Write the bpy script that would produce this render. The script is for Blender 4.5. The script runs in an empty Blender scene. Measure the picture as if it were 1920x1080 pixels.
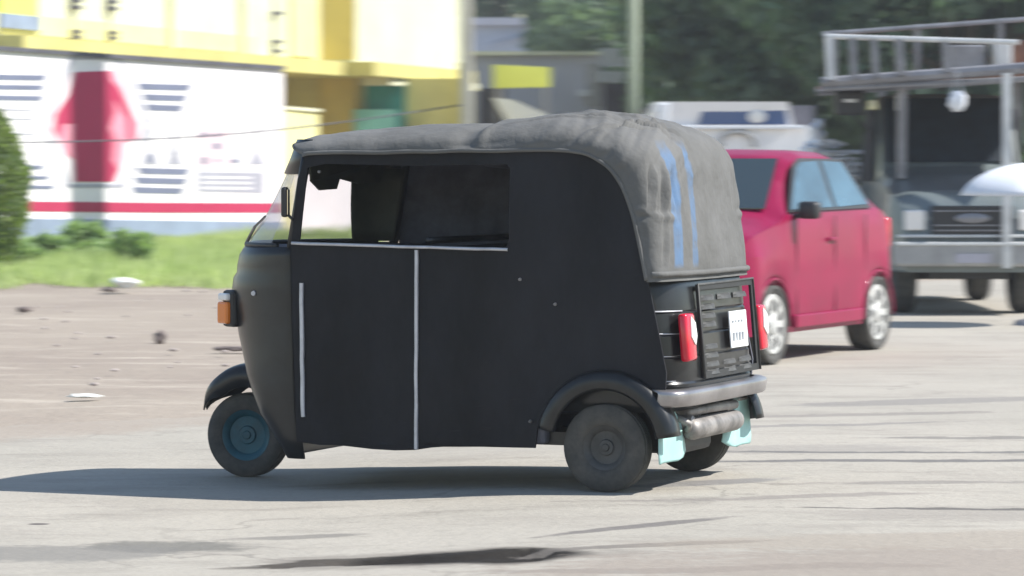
import bpy, bmesh, math, random
from mathutils import Vector, Matrix, noise
from mathutils.geometry import tessellate_polygon
random.seed(7)
R = math.radians
scene = bpy.context.scene
# ------------------------------------------------------------------ camera, sky, sun, exposure
FPX, HOR, CH = 6500.0, 310.0, 1.465          # focal length in photo pixels, horizon row, eye height
cam_d = bpy.data.cameras.new('camera'); cam = bpy.data.objects.new('camera', cam_d)
scene.collection.objects.link(cam); scene.camera = cam
cam.location = (0, 0, CH); cam.rotation_euler = (R(90), 0, 0)
cam_d.sensor_width = 36; cam_d.lens = 36 * FPX / 1920
cam_d.shift_y = -(540 - HOR) / 1920
cam_d.clip_end = 3000; cam_d.clip_start = 0.5
cam_d.dof.use_dof = True; cam_d.dof.focus_distance = 16.0
cam_d.dof.aperture_fstop = 7.0; cam_d.dof.aperture_ratio = 0.19

SUN_EL, SX, SY = 47.0, 1.0, -0.07            # direction towards the sun in plan
world = bpy.data.worlds.new('World'); scene.world = world; world.use_nodes = True
wn = world.node_tree.nodes; wl = world.node_tree.links
sky = wn.new('ShaderNodeTexSky'); sky.sky_type = 'NISHITA'; sky.sun_disc = False
sky.sun_elevation = R(SUN_EL); sky.sun_rotation = math.atan2(SX, SY)
sky.dust_density = .4; sky.air_density = 1.2
bg = wn['Background']; bg.inputs[1].default_value = 0.11
wl.new(sky.outputs[0], bg.inputs[0])
sun_d = bpy.data.lights.new('sun', 'SUN'); sun = bpy.data.objects.new('sun', sun_d)
scene.collection.objects.link(sun)
sun_d.energy = 4.6; sun_d.angle = R(0.6); sun_d.color = (1.0, 0.965, 0.91)
el = R(SUN_EL); v = Vector((SX, SY, 0)).normalized() * math.cos(el); v.z = math.sin(el)
sun.rotation_euler = v.to_track_quat('Z', 'Y').to_euler()
scene.view_settings.view_transform = 'Standard'; scene.view_settings.look = 'None'
scene.view_settings.gamma = 1; scene.view_settings.exposure = 0.70

# ------------------------------------------------------------------ helpers
C = scene.collection
def at(px, py, Y):
    return Vector(((px - 960) / FPX * Y, Y, CH - (py - HOR) * Y / FPX))
def tag(o, label=None, cat=None, group=None, kind=None):
    if label: o['label'] = label
    if cat: o['category'] = cat
    if group: o['group'] = group
    if kind: o['kind'] = kind
    return o
def empty(name, label=None, cat=None, loc=(0, 0, 0), rz=0.0, group=None):
    o = bpy.data.objects.new(name, None); C.objects.link(o)
    o.location = loc; o.rotation_euler = (0, 0, rz); o.empty_display_size = .2
    return tag(o, label, cat, group)
def link(name, me, m, parent=None, smooth=False, loc=None):
    for k in (m if isinstance(m, (list, tuple)) else [m]): me.materials.append(k)
    if smooth:
        me.shade_smooth()
    o = bpy.data.objects.new(name, me); C.objects.link(o)
    if parent: o.parent = parent
    if loc is not None: o.location = loc
    return o
def copy_tree(o, parent=None):
    c = o.copy(); C.objects.link(c); c.parent = parent
    for ch in list(o.children): copy_tree(ch, c)
    return c
class MB:
    def __init__(s): s.bm = bmesh.new()
    def box(s, c, d, rz=0, rx=0, ry=0, bev=0):
        t = bmesh.new(); bmesh.ops.create_cube(t, size=1)
        bmesh.ops.scale(t, vec=d, verts=t.verts)
        if bev: bmesh.ops.bevel(t, geom=t.edges[:], offset=bev, segments=2, affect='EDGES', profile=.5)
        M = Matrix.Translation(c) @ Matrix.Rotation(rz, 4, 'Z') @ Matrix.Rotation(ry, 4, 'Y') @ Matrix.Rotation(rx, 4, 'X')
        bmesh.ops.transform(t, matrix=M, verts=t.verts); return s.join(t)
    def join(s, t):
        me = bpy.data.meshes.new('t'); t.to_mesh(me); t.free(); s.bm.from_mesh(me); bpy.data.meshes.remove(me); return s
    def grid(s, rows, closed=False, flip=False):
        vs = [[s.bm.verts.new(p) for p in r] for r in rows]
        n = len(rows[0])
        for i in range(len(vs) - 1):
            for j in range(n if closed else n - 1):
                q = [vs[i][j], vs[i][(j + 1) % n], vs[i + 1][(j + 1) % n], vs[i + 1][j]]
                if flip: q.reverse()
                try: s.bm.faces.new(q)
                except ValueError: pass
        return s, vs
    def tube(s, pts, r, n=10, cap=True):
        pts = [Vector(p) for p in pts]; rows = []
        for i, p in enumerate(pts):
            d = (pts[min(i + 1, len(pts) - 1)] - pts[max(i - 1, 0)]).normalized()
            a = d.orthogonal().normalized() if i == 0 else (u - d * u.dot(d)).normalized()
            u = a; b = d.cross(a); rr = r[i] if isinstance(r, (list, tuple)) else r
            rows.append([p + (a * math.cos(6.2832 * k / n) + b * math.sin(6.2832 * k / n)) * rr for k in range(n)])
        _, vs = s.grid(rows, True, True)
        if cap: s.bm.faces.new(list(vs[0])); s.bm.faces.new(list(reversed(vs[-1])))
        return s
    def lathe(s, prof, n=40, axis='Y', c=(0, 0, 0)):      # prof: (radius, offset along the axis)
        rows = []
        for r, h in prof:
            row = []
            for k in range(n):
                a = 6.28318 * k / n
                p = (r * math.cos(a), h, r * math.sin(a)) if axis == 'Y' else ((r * math.cos(a), r * math.sin(a), h) if axis == 'Z' else (h, r * math.cos(a), r * math.sin(a)))
                row.append(Vector(p) + Vector(c))
            rows.append(row)
        s.grid(rows, True); return s
    def poly(s, out, holes=(), th=.01, f=lambda a, b, t: (a, t, b)):   # flat shape with holes, given real thickness
        loops = [list(out)] + [list(h) for h in holes]
        tris = tessellate_polygon([[Vector((p[0], p[1], 0)) for p in l] for l in loops])
        flat = [p for l in loops for p in l]
        A = [s.bm.verts.new(f(p[0], p[1], 0)) for p in flat]; B = [s.bm.verts.new(f(p[0], p[1], -th)) for p in flat]
        for t in tris:
            try: s.bm.faces.new([A[i] for i in t]); s.bm.faces.new([B[i] for i in reversed(t)])
            except ValueError: pass
        o = 0
        for l in loops:
            n = len(l)
            for i in range(n):
                j = (i + 1) % n; s.bm.faces.new([A[o + i], A[o + j], B[o + j], B[o + i]])
            o += n
        return s
    def build(s, name, m, parent=None, smooth=False, loc=None, norm=True, bev=0):
        if bev: bmesh.ops.bevel(s.bm, geom=[e for e in s.bm.edges if len(e.link_faces) == 2 and e.calc_face_angle(0) > .6], offset=bev, segments=2, affect='EDGES')
        if norm: bmesh.ops.recalc_face_normals(s.bm, faces=s.bm.faces[:])
        me = bpy.data.meshes.new(name); s.bm.to_mesh(me); s.bm.free()
        return link(name, me, m, parent, smooth, loc)
def autosmooth(o, ang=35):
    me = o.data; me.shade_smooth()
    bm = bmesh.new(); bm.from_mesh(me)
    for e in bm.edges:
        if len(e.link_faces) == 2 and e.calc_face_angle(0) > R(ang): e.smooth = False
    bm.to_mesh(me); bm.free(); return o
def solid(o, t, off=0):
    md = o.modifiers.new('thickness', 'SOLIDIFY'); md.thickness = t; md.offset = off; return o

# ------------------------------------------------------------------ materials
def mat(name, col, rough=.6, metal=0, var=0.0, vscale=4.0, bump=0.0, bscale=30.0, col2=None, stretch=(1, 1, 1), spec=.5, coat=0, bdist=.02, twoside=False):
    m = bpy.data.materials.new(name); m.use_nodes = True
    nt = m.node_tree; N = nt.nodes; L = nt.links; P = N['Principled BSDF']
    P.inputs['Base Color'].default_value = (*col, 1); P.inputs['Roughness'].default_value = rough
    P.inputs['Metallic'].default_value = metal; P.inputs['Specular IOR Level'].default_value = spec
    if coat: P.inputs['Coat Weight'].default_value = coat; P.inputs['Coat Roughness'].default_value = .08
    if var or bump:
        tc = N.new('ShaderNodeTexCoord'); mp = N.new('ShaderNodeMapping'); mp.inputs['Scale'].default_value = stretch
        L.new(tc.outputs['Object'], mp.inputs[0])
    if var:
        nz = N.new('ShaderNodeTexNoise'); nz.inputs['Scale'].default_value = vscale; nz.inputs['Detail'].default_value = 6
        nz.inputs['Roughness'].default_value = .65; L.new(mp.outputs[0], nz.inputs['Vector'])
        cr = N.new('ShaderNodeValToRGB'); c2 = col2 or tuple(c * (1 - var) for c in col)
        cr.color_ramp.elements[0].position = .35; cr.color_ramp.elements[1].position = .65
        cr.color_ramp.elements[0].color = (*c2, 1)
        cr.color_ramp.elements[1].color = (*[min(1, c * (1 + (var * .5 if not col2 else 0))) for c in col], 1)
        L.new(nz.outputs[0], cr.inputs[0]); L.new(cr.outputs[0], P.inputs['Base Color'])
        mr = N.new('ShaderNodeMapRange'); mr.inputs[3].default_value = max(0, rough - .08); mr.inputs[4].default_value = min(1, rough + .1)
        L.new(nz.outputs[0], mr.inputs[0]); L.new(mr.outputs[0], P.inputs['Roughness'])
    if bump:
        nb = N.new('ShaderNodeTexNoise'); nb.inputs['Scale'].default_value = bscale; nb.inputs['Detail'].default_value = 5
        L.new(mp.outputs[0], nb.inputs['Vector'])
        b = N.new('ShaderNodeBump'); b.inputs['Strength'].default_value = bump; b.inputs['Distance'].default_value = bdist
        L.new(nb.outputs[0], b.inputs['Height']); L.new(b.outputs[0], P.inputs['Normal'])
    return m
def glass(name, tint=(.8, .85, .85), mix=.75, rough=.03):
    m = bpy.data.materials.new(name); m.use_nodes = True; nt = m.node_tree; N = nt.nodes; L = nt.links
    N.remove(N['Principled BSDF']); out = N['Material Output']
    t = N.new('ShaderNodeBsdfTransparent'); t.inputs[0].default_value = (*tint, 1)
    g = N.new('ShaderNodeBsdfGlossy'); g.inputs['Roughness'].default_value = rough
    d = N.new('ShaderNodeBsdfDiffuse'); d.inputs[0].default_value = (.75, .73, .72, 1)
    a = N.new('ShaderNodeMixShader'); a.inputs[0].default_value = 1 - mix; L.new(t.outputs[0], a.inputs[1]); L.new(d.outputs[0], a.inputs[2])
    lw = N.new('ShaderNodeLayerWeight'); lw.inputs[0].default_value = .5
    pw = N.new('ShaderNodeMath'); pw.operation = 'POWER'; L.new(lw.outputs['Facing'], pw.inputs[0]); pw.inputs[1].default_value = 5
    ma = N.new('ShaderNodeMath'); ma.operation = 'MULTIPLY_ADD'; L.new(pw.outputs[0], ma.inputs[0]); ma.inputs[1].default_value = .5; ma.inputs[2].default_value = .05
    b = N.new('ShaderNodeMixShader'); L.new(ma.outputs[0], b.inputs[0]); L.new(a.outputs[0], b.inputs[1]); L.new(g.outputs[0], b.inputs[2])
    L.new(b.outputs[0], out.inputs[0]); return m
M = {}
M['canvas_black'] = mat('black_canvas', (.014, .0145, .018), .6, spec=.22, var=.55, vscale=2.2, bump=.8, bscale=4, bdist=.03, stretch=(1, 1, .5))
M['black_paint'] = mat('black_paint', (.014, .015, .016), .32, spec=.4, var=.4, vscale=6, coat=.15, bump=.08, bscale=6)
M['black_plastic'] = mat('black_plastic', (.02, .02, .021), .5, var=.3, vscale=9)
M['interior'] = mat('dark_interior', (.11, .115, .145), .8, var=.4, vscale=5)
M['tyre'] = mat('tyre_rubber', (.05, .05, .048), .85, var=.4, vscale=14, col2=(.085, .08, .072), bump=.3, bscale=60, bdist=.005)
M['rim_grey'] = mat('dusty_grey_rim', (.075, .075, .073), .6, metal=.2, var=.35, vscale=12)
M['rim_blue'] = mat('teal_blue_rim', (.010, .085, .12), .45, metal=.1, var=.3, vscale=12)
M['trim'] = mat('silver_trim', (.55, .55, .58), .4, metal=.25, var=.2, vscale=12)
M['chrome'] = mat('worn_chrome', (.36, .34, .34), .3, metal=.75, var=.3, vscale=3)
M['alu'] = mat('dusty_aluminium', (.30, .28, .265), .55, metal=.45, var=.5, vscale=7)
M['amber'] = mat('amber_lens', (.75, .2, .02), .2, coat=.5)
M['red_lens'] = mat('red_lens', (.62, .006, .03), .18, coat=.6)
M['clear_lens'] = mat('clear_lens', (.8, .78, .76), .15, coat=.5)
M['plate'] = mat('number_plate_white', (.75, .77, .78), .45, var=.08, vscale=20)
M['plate_ink'] = mat('number_plate_ink', (.28, .30, .33), .5)
M['teal_flap'] = mat('pale_teal_rubber', (.36, .58, .55), .6, var=.12, vscale=8)
M['windshield'] = glass('windshield_glass', (.93, .91, .93), .72)
M['mirror'] = mat('mirror_face', (.8, .8, .8), .05, metal=1)
M['seat'] = mat('olive_vinyl', (.05, .055, .035), .6, var=.3, vscale=8)
M['white_paper'] = mat('white_paint', (.82, .81, .80), .6, var=.06, vscale=1.5)
# red car
M['red'] = mat('crimson_car_paint', (.25, .006, .05), .36, var=.15, vscale=2, coat=.2, spec=.15)
M['car_glass'] = mat('tinted_car_glass', (.03, .045, .05), .08, spec=.6, coat=.5, bump=.1, bscale=2)
M['sky_glass'] = mat('sky_reflection_glass', (.045, .10, .14), .08, spec=.6, coat=.4, var=.5, vscale=1.1, stretch=(1, 1, 2.5), bump=.1, bscale=2)  # blue base and streaks paint the sky's reflection into the glass
M['hubcap'] = mat('silver_hubcap', (.55, .55, .53), .45, metal=.2, var=.35, vscale=10)
M['bumper_dark'] = mat('dark_bumper', (.03, .03, .032), .5)
# setting
M['yellow'] = mat('yellow_plaster', (.62, .56, .20), .8, var=.2, vscale=.6, bump=.2, bscale=3)
M['cream'] = mat('cream_plaster', (.70, .70, .50), .8, var=.14, vscale=.5, bump=.2, bscale=3)
M['paleyellow'] = mat('pale_yellow_plaster', (.78, .74, .36), .8, var=.14, vscale=.7)
M['ochre_shade'] = mat('shaded_ochre_plaster', (.66, .52, .13), .8, var=.15, vscale=.7)
M['limeyellow'] = mat('lime_yellow_sign', (.68, .74, .16), .6, var=.1, vscale=1)
M['door_shade_teal'] = mat('shaded_teal_paint', (.015, .22, .17), .5, var=.2, vscale=2)
M['turq'] = mat('lit_turquoise_paint', (.25, .62, .52), .5, var=.1, vscale=2)
M['white_wall'] = mat('white_wall_paint', (.84, .81, .82), .8, var=.07, vscale=.9, bump=.15, bscale=4)
M['blue_plinth'] = mat('blue_grey_plinth', (.25, .31, .42), .8, var=.2, vscale=1.5)
M['cap'] = mat('grey_coping', (.10, .10, .12), .8, var=.3, vscale=2)
M['mural_red'] = mat('crimson_wall_paint', (.44, .022, .085), .7, var=.12, vscale=1.2)
M['mural_pink'] = mat('pink_wall_paint', (.75, .30, .38), .7, var=.15, vscale=1.5)
M['mural_grey'] = mat('blue_grey_lettering_paint', (.16, .18, .26), .7, var=.15, vscale=2)
M['mural_pale'] = mat('pale_grey_wall_paint', (.36, .36, .42), .7, var=.12, vscale=2)
M['lavender'] = mat('lavender_grey_plaster', (.52, .53, .61), .85, var=.12, vscale=.4)
M['concrete'] = mat('pale_concrete', (.60, .56, .46), .85, var=.2, vscale=1.2)
M['green_pole'] = mat('pale_green_steel', (.45, .50, .37), .6, var=.15, vscale=1.5)
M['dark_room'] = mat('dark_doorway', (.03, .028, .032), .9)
M['steel'] = mat('grey_steel', (.27, .27, .29), .5, metal=.25, var=.25, vscale=4)
M['bright_steel'] = mat('white_painted_steel', (.62, .63, .63), .45, var=.15, vscale=5)
M['rust'] = mat('rusty_brown', (.24, .12, .08), .8, var=.3, vscale=5)
M['navy'] = mat('dark_navy_cloth', (.015, .024, .035), .9, var=.4, vscale=6)
M['grey_car'] = mat('dusty_grey_green_paint', (.15, .18, .185), .38, var=.2, vscale=2, coat=.5)
M['grey_lower'] = mat('dusty_grey_bumper', (.36, .36, .36), .45, var=.2, vscale=4)
M['umbrella_white'] = mat('white_umbrella_cloth', (.78, .80, .84), .7, var=.05, vscale=4)
M['lorry_white'] = mat('white_lorry_paint', (.86, .85, .86), .4, var=.08, vscale=2)
M['lorry_glass'] = mat('blue_tinted_windscreen', (.07, .12, .26), .15, spec=.5, coat=.6)
M['bark'] = mat('brown_bark', (.09, .07, .05), .9, var=.4, vscale=6, bump=.5, bscale=20)
def leafmat(name, a, b, sc=1.2):
    m = mat(name, a, .6, var=.5, vscale=sc, col2=b); nt = m.node_tree
    P = nt.nodes['Principled BSDF']; out = nt.nodes['Material Output']
    tr = nt.nodes.new('ShaderNodeBsdfTranslucent'); tr.inputs[0].default_value = (a[0] * 1.2, a[1] * 1.4, a[2] * .8, 1)
    mx = nt.nodes.new('ShaderNodeMixShader'); mx.inputs[0].default_value = .4
    nt.links.new(P.outputs[0], mx.inputs[1]); nt.links.new(tr.outputs[0], mx.inputs[2]); nt.links.new(mx.outputs[0], out.inputs[0])
    return m
M['leaf_dark'] = leafmat('dark_green_leaves', (.12, .185, .125), (.065, .11, .085), .6)
M['leaf_mid'] = leafmat('mid_green_leaves', (.20, .27, .17), (.09, .135, .11), .6)
M['leaf_shrub'] = leafmat('yellow_green_leaves', (.24, .30, .08), (.09, .14, .06), 3)
M['leaf_weed'] = leafmat('grass_green_leaves', (.36, .46, .20), (.20, .29, .14), 1.2)
M['straw'] = mat('dry_straw', (.6, .62, .38), .8, var=.2)
M['stone'] = mat('pale_stone', (.42, .36, .33), .85, var=.3, vscale=5)
M['dark_stone'] = mat('dark_stone', (.16, .13, .12), .9, var=.3, vscale=5)
M['stone_white'] = mat('white_litter', (.75, .76, .72), .7, var=.1)

def ground_mat(name, base, patches, streak_col, streak_amt, sc, stretch, bump=.4, bscale=9):
    """soil or worn asphalt: large tone drift, fine grain, stains with a place of their own"""
    m = bpy.data.materials.new(name); m.use_nodes = True; nt = m.node_tree; N = nt.nodes; L = nt.links; P = N['Principled BSDF']
    P.inputs['Roughness'].default_value = .9; P.inputs['Specular IOR Level'].default_value = .2
    tc = N.new('ShaderNodeTexCoord'); cur = None
    def noi(scale, st, det=6, ro=.6):
        mp = N.new('ShaderNodeMapping'); mp.inputs['Scale'].default_value = st; L.new(tc.outputs['Object'], mp.inputs[0])
        n = N.new('ShaderNodeTexNoise'); n.inputs['Scale'].default_value = scale; n.inputs['Detail'].default_value = det; n.inputs['Roughness'].default_value = ro
        L.new(mp.outputs[0], n.inputs['Vector']); return n.outputs[0]
    def rng(x, a, b, c=0., d=1.):
        r = N.new('ShaderNodeMapRange'); r.inputs[1].default_value = a; r.inputs[2].default_value = b; r.inputs[3].default_value = c; r.inputs[4].default_value = d
        L.new(x, r.inputs[0]); return r.outputs[0]
    def mth(op, a, b):
        n = N.new('ShaderNodeMath'); n.operation = op
        for i, q in enumerate((a, b)):
            if isinstance(q, (int, float)): n.inputs[i].default_value = q
            else: L.new(q, n.inputs[i])
        return n.outputs[0]
    def mix(fac, A, B):
        n = N.new('ShaderNodeMix'); n.data_type = 'RGBA'
        if isinstance(fac, float): n.inputs[0].default_value = fac
        else: L.new(fac, n.inputs[0])
        for i, q in ((6, A), (7, B)):
            if isinstance(q, tuple): n.inputs[i].default_value = (*q, 1)
            else: L.new(q, n.inputs[i])
        return n.outputs[2]
    c = mix(rng(noi(.35, (1, .6, 1)), .4, .6), base[0], base[1])
    c = mix(mth('MULTIPLY', rng(noi(sc, stretch, 8, .7), .52, .68), streak_amt), c, streak_col)
    c = mix(mth('MULTIPLY', rng(noi(40, (1, .6, 1), 3), .5, .75), .22), c, tuple(x * .45 for x in base[0]))
    sp = N.new('ShaderNodeSeparateXYZ'); L.new(tc.outputs['Object'], sp.inputs[0])
    wob = noi(2.2, (1, 1, 1), 8, .7); fine = noi(9, (.7, 1.6, 1), 6, .75)
    yw = mth('ADD', sp.outputs[1], mth('MULTIPLY', mth('SUBTRACT', noi(1.1, (1, 1, 1), 4, .6), .5), .55))
    if patches:
        vo = N.new('ShaderNodeTexVoronoi'); vo.feature = 'DISTANCE_TO_EDGE'; vo.inputs['Scale'].default_value = .85
        wv = N.new('ShaderNodeVectorMath'); wv.operation = 'ADD'; nn_ = N.new('ShaderNodeTexNoise'); nn_.inputs['Scale'].default_value = 1.7; nn_.inputs['Detail'].default_value = 6
        L.new(tc.outputs['Object'], nn_.inputs['Vector']); L.new(tc.outputs['Object'], wv.inputs[0]); L.new(nn_.outputs['Color'], wv.inputs[1]); L.new(wv.outputs[0], vo.inputs['Vector'])
        ck = mth('MULTIPLY', rng(vo.outputs['Distance'], .022, .004), rng(noi(.5, (1, 1, 1), 3), .50, .66))
        c = mix(mth('MULTIPLY', ck, .5), c, (.14, .13, .115))
        c = mix(mth('MULTIPLY', rng(noi(1.0, (.8, 1.2, 1), 9, .72), .50, .62), .35), c, (.26, .235, .205))
    for (cx, cy, rx, ry, rot, colr, amt, rag) in patches:
        dx = mth('SUBTRACT', sp.outputs[0], cx); dy = mth('SUBTRACT', yw if rx > .6 and ry < .2 else sp.outputs[1], cy)
        ca, sa = math.cos(rot), math.sin(rot)
        u = mth('DIVIDE', mth('ADD', mth('MULTIPLY', dx, ca), mth('MULTIPLY', dy, sa)), rx)
        w = mth('DIVIDE', mth('SUBTRACT', mth('MULTIPLY', dy, ca), mth('MULTIPLY', dx, sa)), ry)
        d = mth('ADD', mth('MULTIPLY', u, u), mth('MULTIPLY', w, w))
        d = mth('ADD', d, mth('MULTIPLY', mth('SUBTRACT', wob, .5), 4.0 * rag))
        d = mth('ADD', d, mth('MULTIPLY', mth('SUBTRACT', fine, .5), 3.0 * rag))
        c = mix(mth('MULTIPLY', rng(d, 1.15, .55), amt), c, colr)
    L.new(c, P.inputs['Base Color'])
    b = N.new('ShaderNodeBump'); b.inputs['Strength'].default_value = bump; b.inputs['Distance'].default_value = .03
    L.new(noi(bscale, (1, 1, 1), 8, .65), b.inputs['Height']); L.new(b.outputs[0], P.inputs['Normal'])
    return m

# ------------------------------------------------------------------ ground, road
def sm(t): t = max(0., min(1., t)); return t * t * (3 - 2 * t)
def G(x, y):                                  # gentle hollow under the nose of the rickshaw, bank rising to the wall
    z = -.05 * sm((.4 - x) / 1.7) * sm((24 - y) / 5)
    z += .12 * sm((y - 40) / 15) * sm((2 - x) / 6)
    return z
def pit(x, y):                                # broken pothole in the near lane
    u = (x + .30) / .52; w = (y - 13.08 - .05 * x) / .13
    d = u * u + w * w + 1.1 * noise.noise((x * 5, y * 7, 3)) + .5 * noise.noise((x * 17, y * 17, 3))
    d2 = ((x - .02) / .15) ** 2 + ((y - 13.06) / .22) ** 2 + .6 * noise.noise((x * 9, y * 9, 1)) + .4 * noise.noise((x * 21, y * 21, 1))
    dep = max(sm((1.1 - d) / .9) * .7, sm((1.1 - d2) / .7))
    return -.025 * dep + .012 * dep * noise.noise((x * 26, y * 26, 7))
def frange(a, b, s):
    o = []; x = a
    while x < b - 1e-6: o.append(x); x += s
    return o + [b]
xs = frange(-400, -60, 40) + frange(-60, -14, 4)[1:] + frange(-14, 14, .5)[1:] + frange(14, 60, 4)[1:] + frange(60, 400, 40)[1:]
ys = frange(-20, 6, 4) + frange(6, 62, .5)[1:] + frange(62, 120, 4)[1:] + frange(120, 1200, 120)[1:]
mb = MB(); mb.grid([[(x, y, G(x, y) - .03 + (.025 * noise.noise((x * 1.1, y * 1.1, 0)) if 21 < y < 60 and x < 3 else 0)) for x in xs] for y in ys])
dirt = ground_mat('dusty_earth', ((.325, .278, .228), (.28, .235, .195)), [], (.44, .385, .32), .9, 1.2, (.5, 2.6, 1), .8, 5)
tag(mb.build('ground', dirt, smooth=True), kind='structure')
def road_edge(x): return 19.6 + 1.05 * (x + 3.2) + 16 * sm((x + .6) / 2.6) + (.55 * noise.noise((x * .9, 0, 5)) + .2 * noise.noise((x * 4, 0, 2)))
asph = ground_mat('worn_dusty_asphalt', ((.385, .355, .305), (.345, .32, .275)), [
    (-.25, 13.1, .8, .3, .03, (.20, .18, .155), .6, .6),
    (-.55, 13.07, .62, .12, .05, (.05, .042, .035), .9, .3),
    (-.15, 13.09, .46, .23, .02, (.014, .012, .010), .98, .22),
    (.0, 13.07, .22, .30, 0, (.02, .017, .014), .95, .3),
    (.5, 13.35, .55, .07, .35, (.15, .135, .12), .8, .6), (1.15, 15.3, .9, .10, .25, (.2, .18, .165), .6, .8), (1.9, 16.0, .6, .09, .1, (.19, .175, .16), .6, .8), (1.8, 20.3, 1.2, .12, .25, (.2, .18, .165), .6, .8), (-.9, 14.05, .3, .08, .1, (.17, .16, .145), .7, .6), (2.5, 18.7, .7, .10, .12, (.15, .14, .13), .65, .8), (.75, 12.6, .9, .10, .05, (.2, .18, .16), .7, .7),
    (1.6, 12.75, 1.7, .55, .1, (.26, .22, .185), .7, .8),
    (-3.4, 19.4, 1.6, .6, .45, (.31, .265, .22), .8, .6), (-2.0, 20.6, 1.2, .5, .6, (.31, .265, .22), .7, .6), (2.2, 14.6, 1.0, .35, .1, (.27, .245, .215), .6, .8), (1.6, 17.9, .8, .3, .1, (.27, .25, .225), .55, .8),
    (2.0, 13.6, 1.6, .35, .15, (.29, .25, .205), .6, .5),
    (-1.35, 13.75, .42, .22, -.1, (.14, .135, .12), .8, .6),
    (-1.9, 13.5, .7, .30, .2, (.18, .172, .158), .7, .7),
    (.55, 14.1, .6, .06, .75, (.13, .12, .115), .8, .5),
    (1.9, 14.8, .8, .05, 0, (.09, .085, .08), .8, .8),
    (2.3, 17.2, 1.9, .10, .02, (.10, .098, .10), .75, .5),
    (2.4, 17.75, 1.9, .06, -.01, (.10, .10, .10), .7, .5),
    (.9, 16.0, .5, .12, .5, (.17, .165, .165), .7, .6),
    (1.6, 19.5, 1.1, .10, .3, (.19, .178, .17), .6, .6),
    (2.6, 21.5, 1.0, .25, .4, (.19, .178, .17), .6, .6),
    (-.3, 12.15, 1.2, .08, .1, (.18, .17, .16), .7, .7),
    (-2.0, 14.65, .05, .04, 0, (.08,.07,.07), .9, .2)],
    (.24, .22, .19), .65, 1.5, (.6, 1.9, 1), .35, 14)
mb = MB(); rows = []
rx = frange(-60, -4, 2) + frange(-4, 4, .04)[1:] + frange(4, 12, .5)[1:] + frange(12, 80, 4)[1:]
yr = frange(6, 12.3, .3) + frange(12.3, 13.9, .025)[1:] + frange(13.9, 16.9, .15)[1:]
for ty in [k / 1000 for k in yr] + frange(.02, 1, .02):
    row = []
    for x in rx:
        e = min(46, max(17.2, road_edge(x))) if x < 14 else 46
        ab = ty < .0170001; y = ty * 1000 if ab else 16.9 + (e - 16.9) * ty; ty_ = 0 if ab else ty
        near = 12.3 < y < 14.2 and abs(x) < 1.5
        row.append((x, y, G(x, y) - (.035 * sm((ty_ - .97) / .03)) + .003 * noise.noise((x * .9, y * .9, 0)) + (pit(x, y) if near else 0)))
    rows.append(row)
mb.grid(rows); road = tag(mb.build('road', asph, smooth=True), kind='structure')

# ------------------------------------------------------------------ foliage tools
def leaves(fn, n, size, name, m, parent=None, flat=.0, rng_=random, up=0):
    vs = []; fs = []
    for i in range(n):
        p = fn(rng_)
        if p is None: continue
        s = size * rng_.uniform(.55, 1.35)
        d = Vector((rng_.gauss(0, 1), rng_.gauss(0, 1), rng_.gauss(0, 1) * (1 - flat) + up)).normalized()
        a = d.orthogonal().normalized(); a = (Matrix.Rotation(rng_.uniform(0, 6.28), 3, d) @ a); b = d.cross(a)
        k = len(vs); w = s * .55
        vs += [p - a * s, p - b * w + a * s * .1, p + a * s, p + b * w + a * s * .1]
        fs.append((k, k + 1, k + 2, k + 3))
    me = bpy.data.meshes.new(name); me.from_pydata([tuple(q) for q in vs], [], fs); me.update()
    return link(name, me, m, parent)
def clumps(center, rad, n, rng_, squash=.8):
    out = []
    for i in range(n):
        d = Vector((rng_.gauss(0, 1), rng_.gauss(0, 1), rng_.gauss(0, 1))).normalized() * rng_.uniform(.35, 1) ** .5
        out.append((Vector(center) + Vector((d.x * rad[0], d.y * rad[1], d.z * rad[2])), min(rad) * rng_.uniform(.28, .5)))
    return out
def tree(name, base, h, crown_z, rad, label, m, nl=9000, ls=.12, ncl=34, seed=1, group=None, trunk_r=.16, cat='tree'):
    rg = random.Random(seed); o = empty(name, label, cat, base, group=group)
    tb = MB(); top = Vector((rg.uniform(-.4, .4), rg.uniform(-.4, .4), crown_z))
    tb.tube([(0, 0, -.2), (rg.uniform(-.1, .1), 0, crown_z * .35), (top.x * .5, top.y * .5, crown_z * .7), top], [trunk_r * 1.25, trunk_r, trunk_r * .8, trunk_r * .5], 10)
    cl = clumps((0, 0, crown_z), rad, ncl, rg)
    for c, r in cl[:12]:
        s = Vector((0, 0, crown_z * rg.uniform(.4, .75))); s.x = top.x * .4
        tb.tube([s, s.lerp(c, .5) + Vector((0, 0, .15)), c], [trunk_r * .4, trunk_r * .25, .02], 6)
    tb.build('trunk', M['bark'], o, True)
    def fn(g):
        c, r = g.choice(cl); d = Vector((g.gauss(0, 1), g.gauss(0, 1), g.gauss(0, 1))).normalized() * r * g.uniform(.3, 1) ** .5 * 1.15
        d.z *= .75; return c + d
    leaves(fn, nl, ls, 'crown', m, o, flat=.3, rng_=rg, up=.35)
    return o

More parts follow.
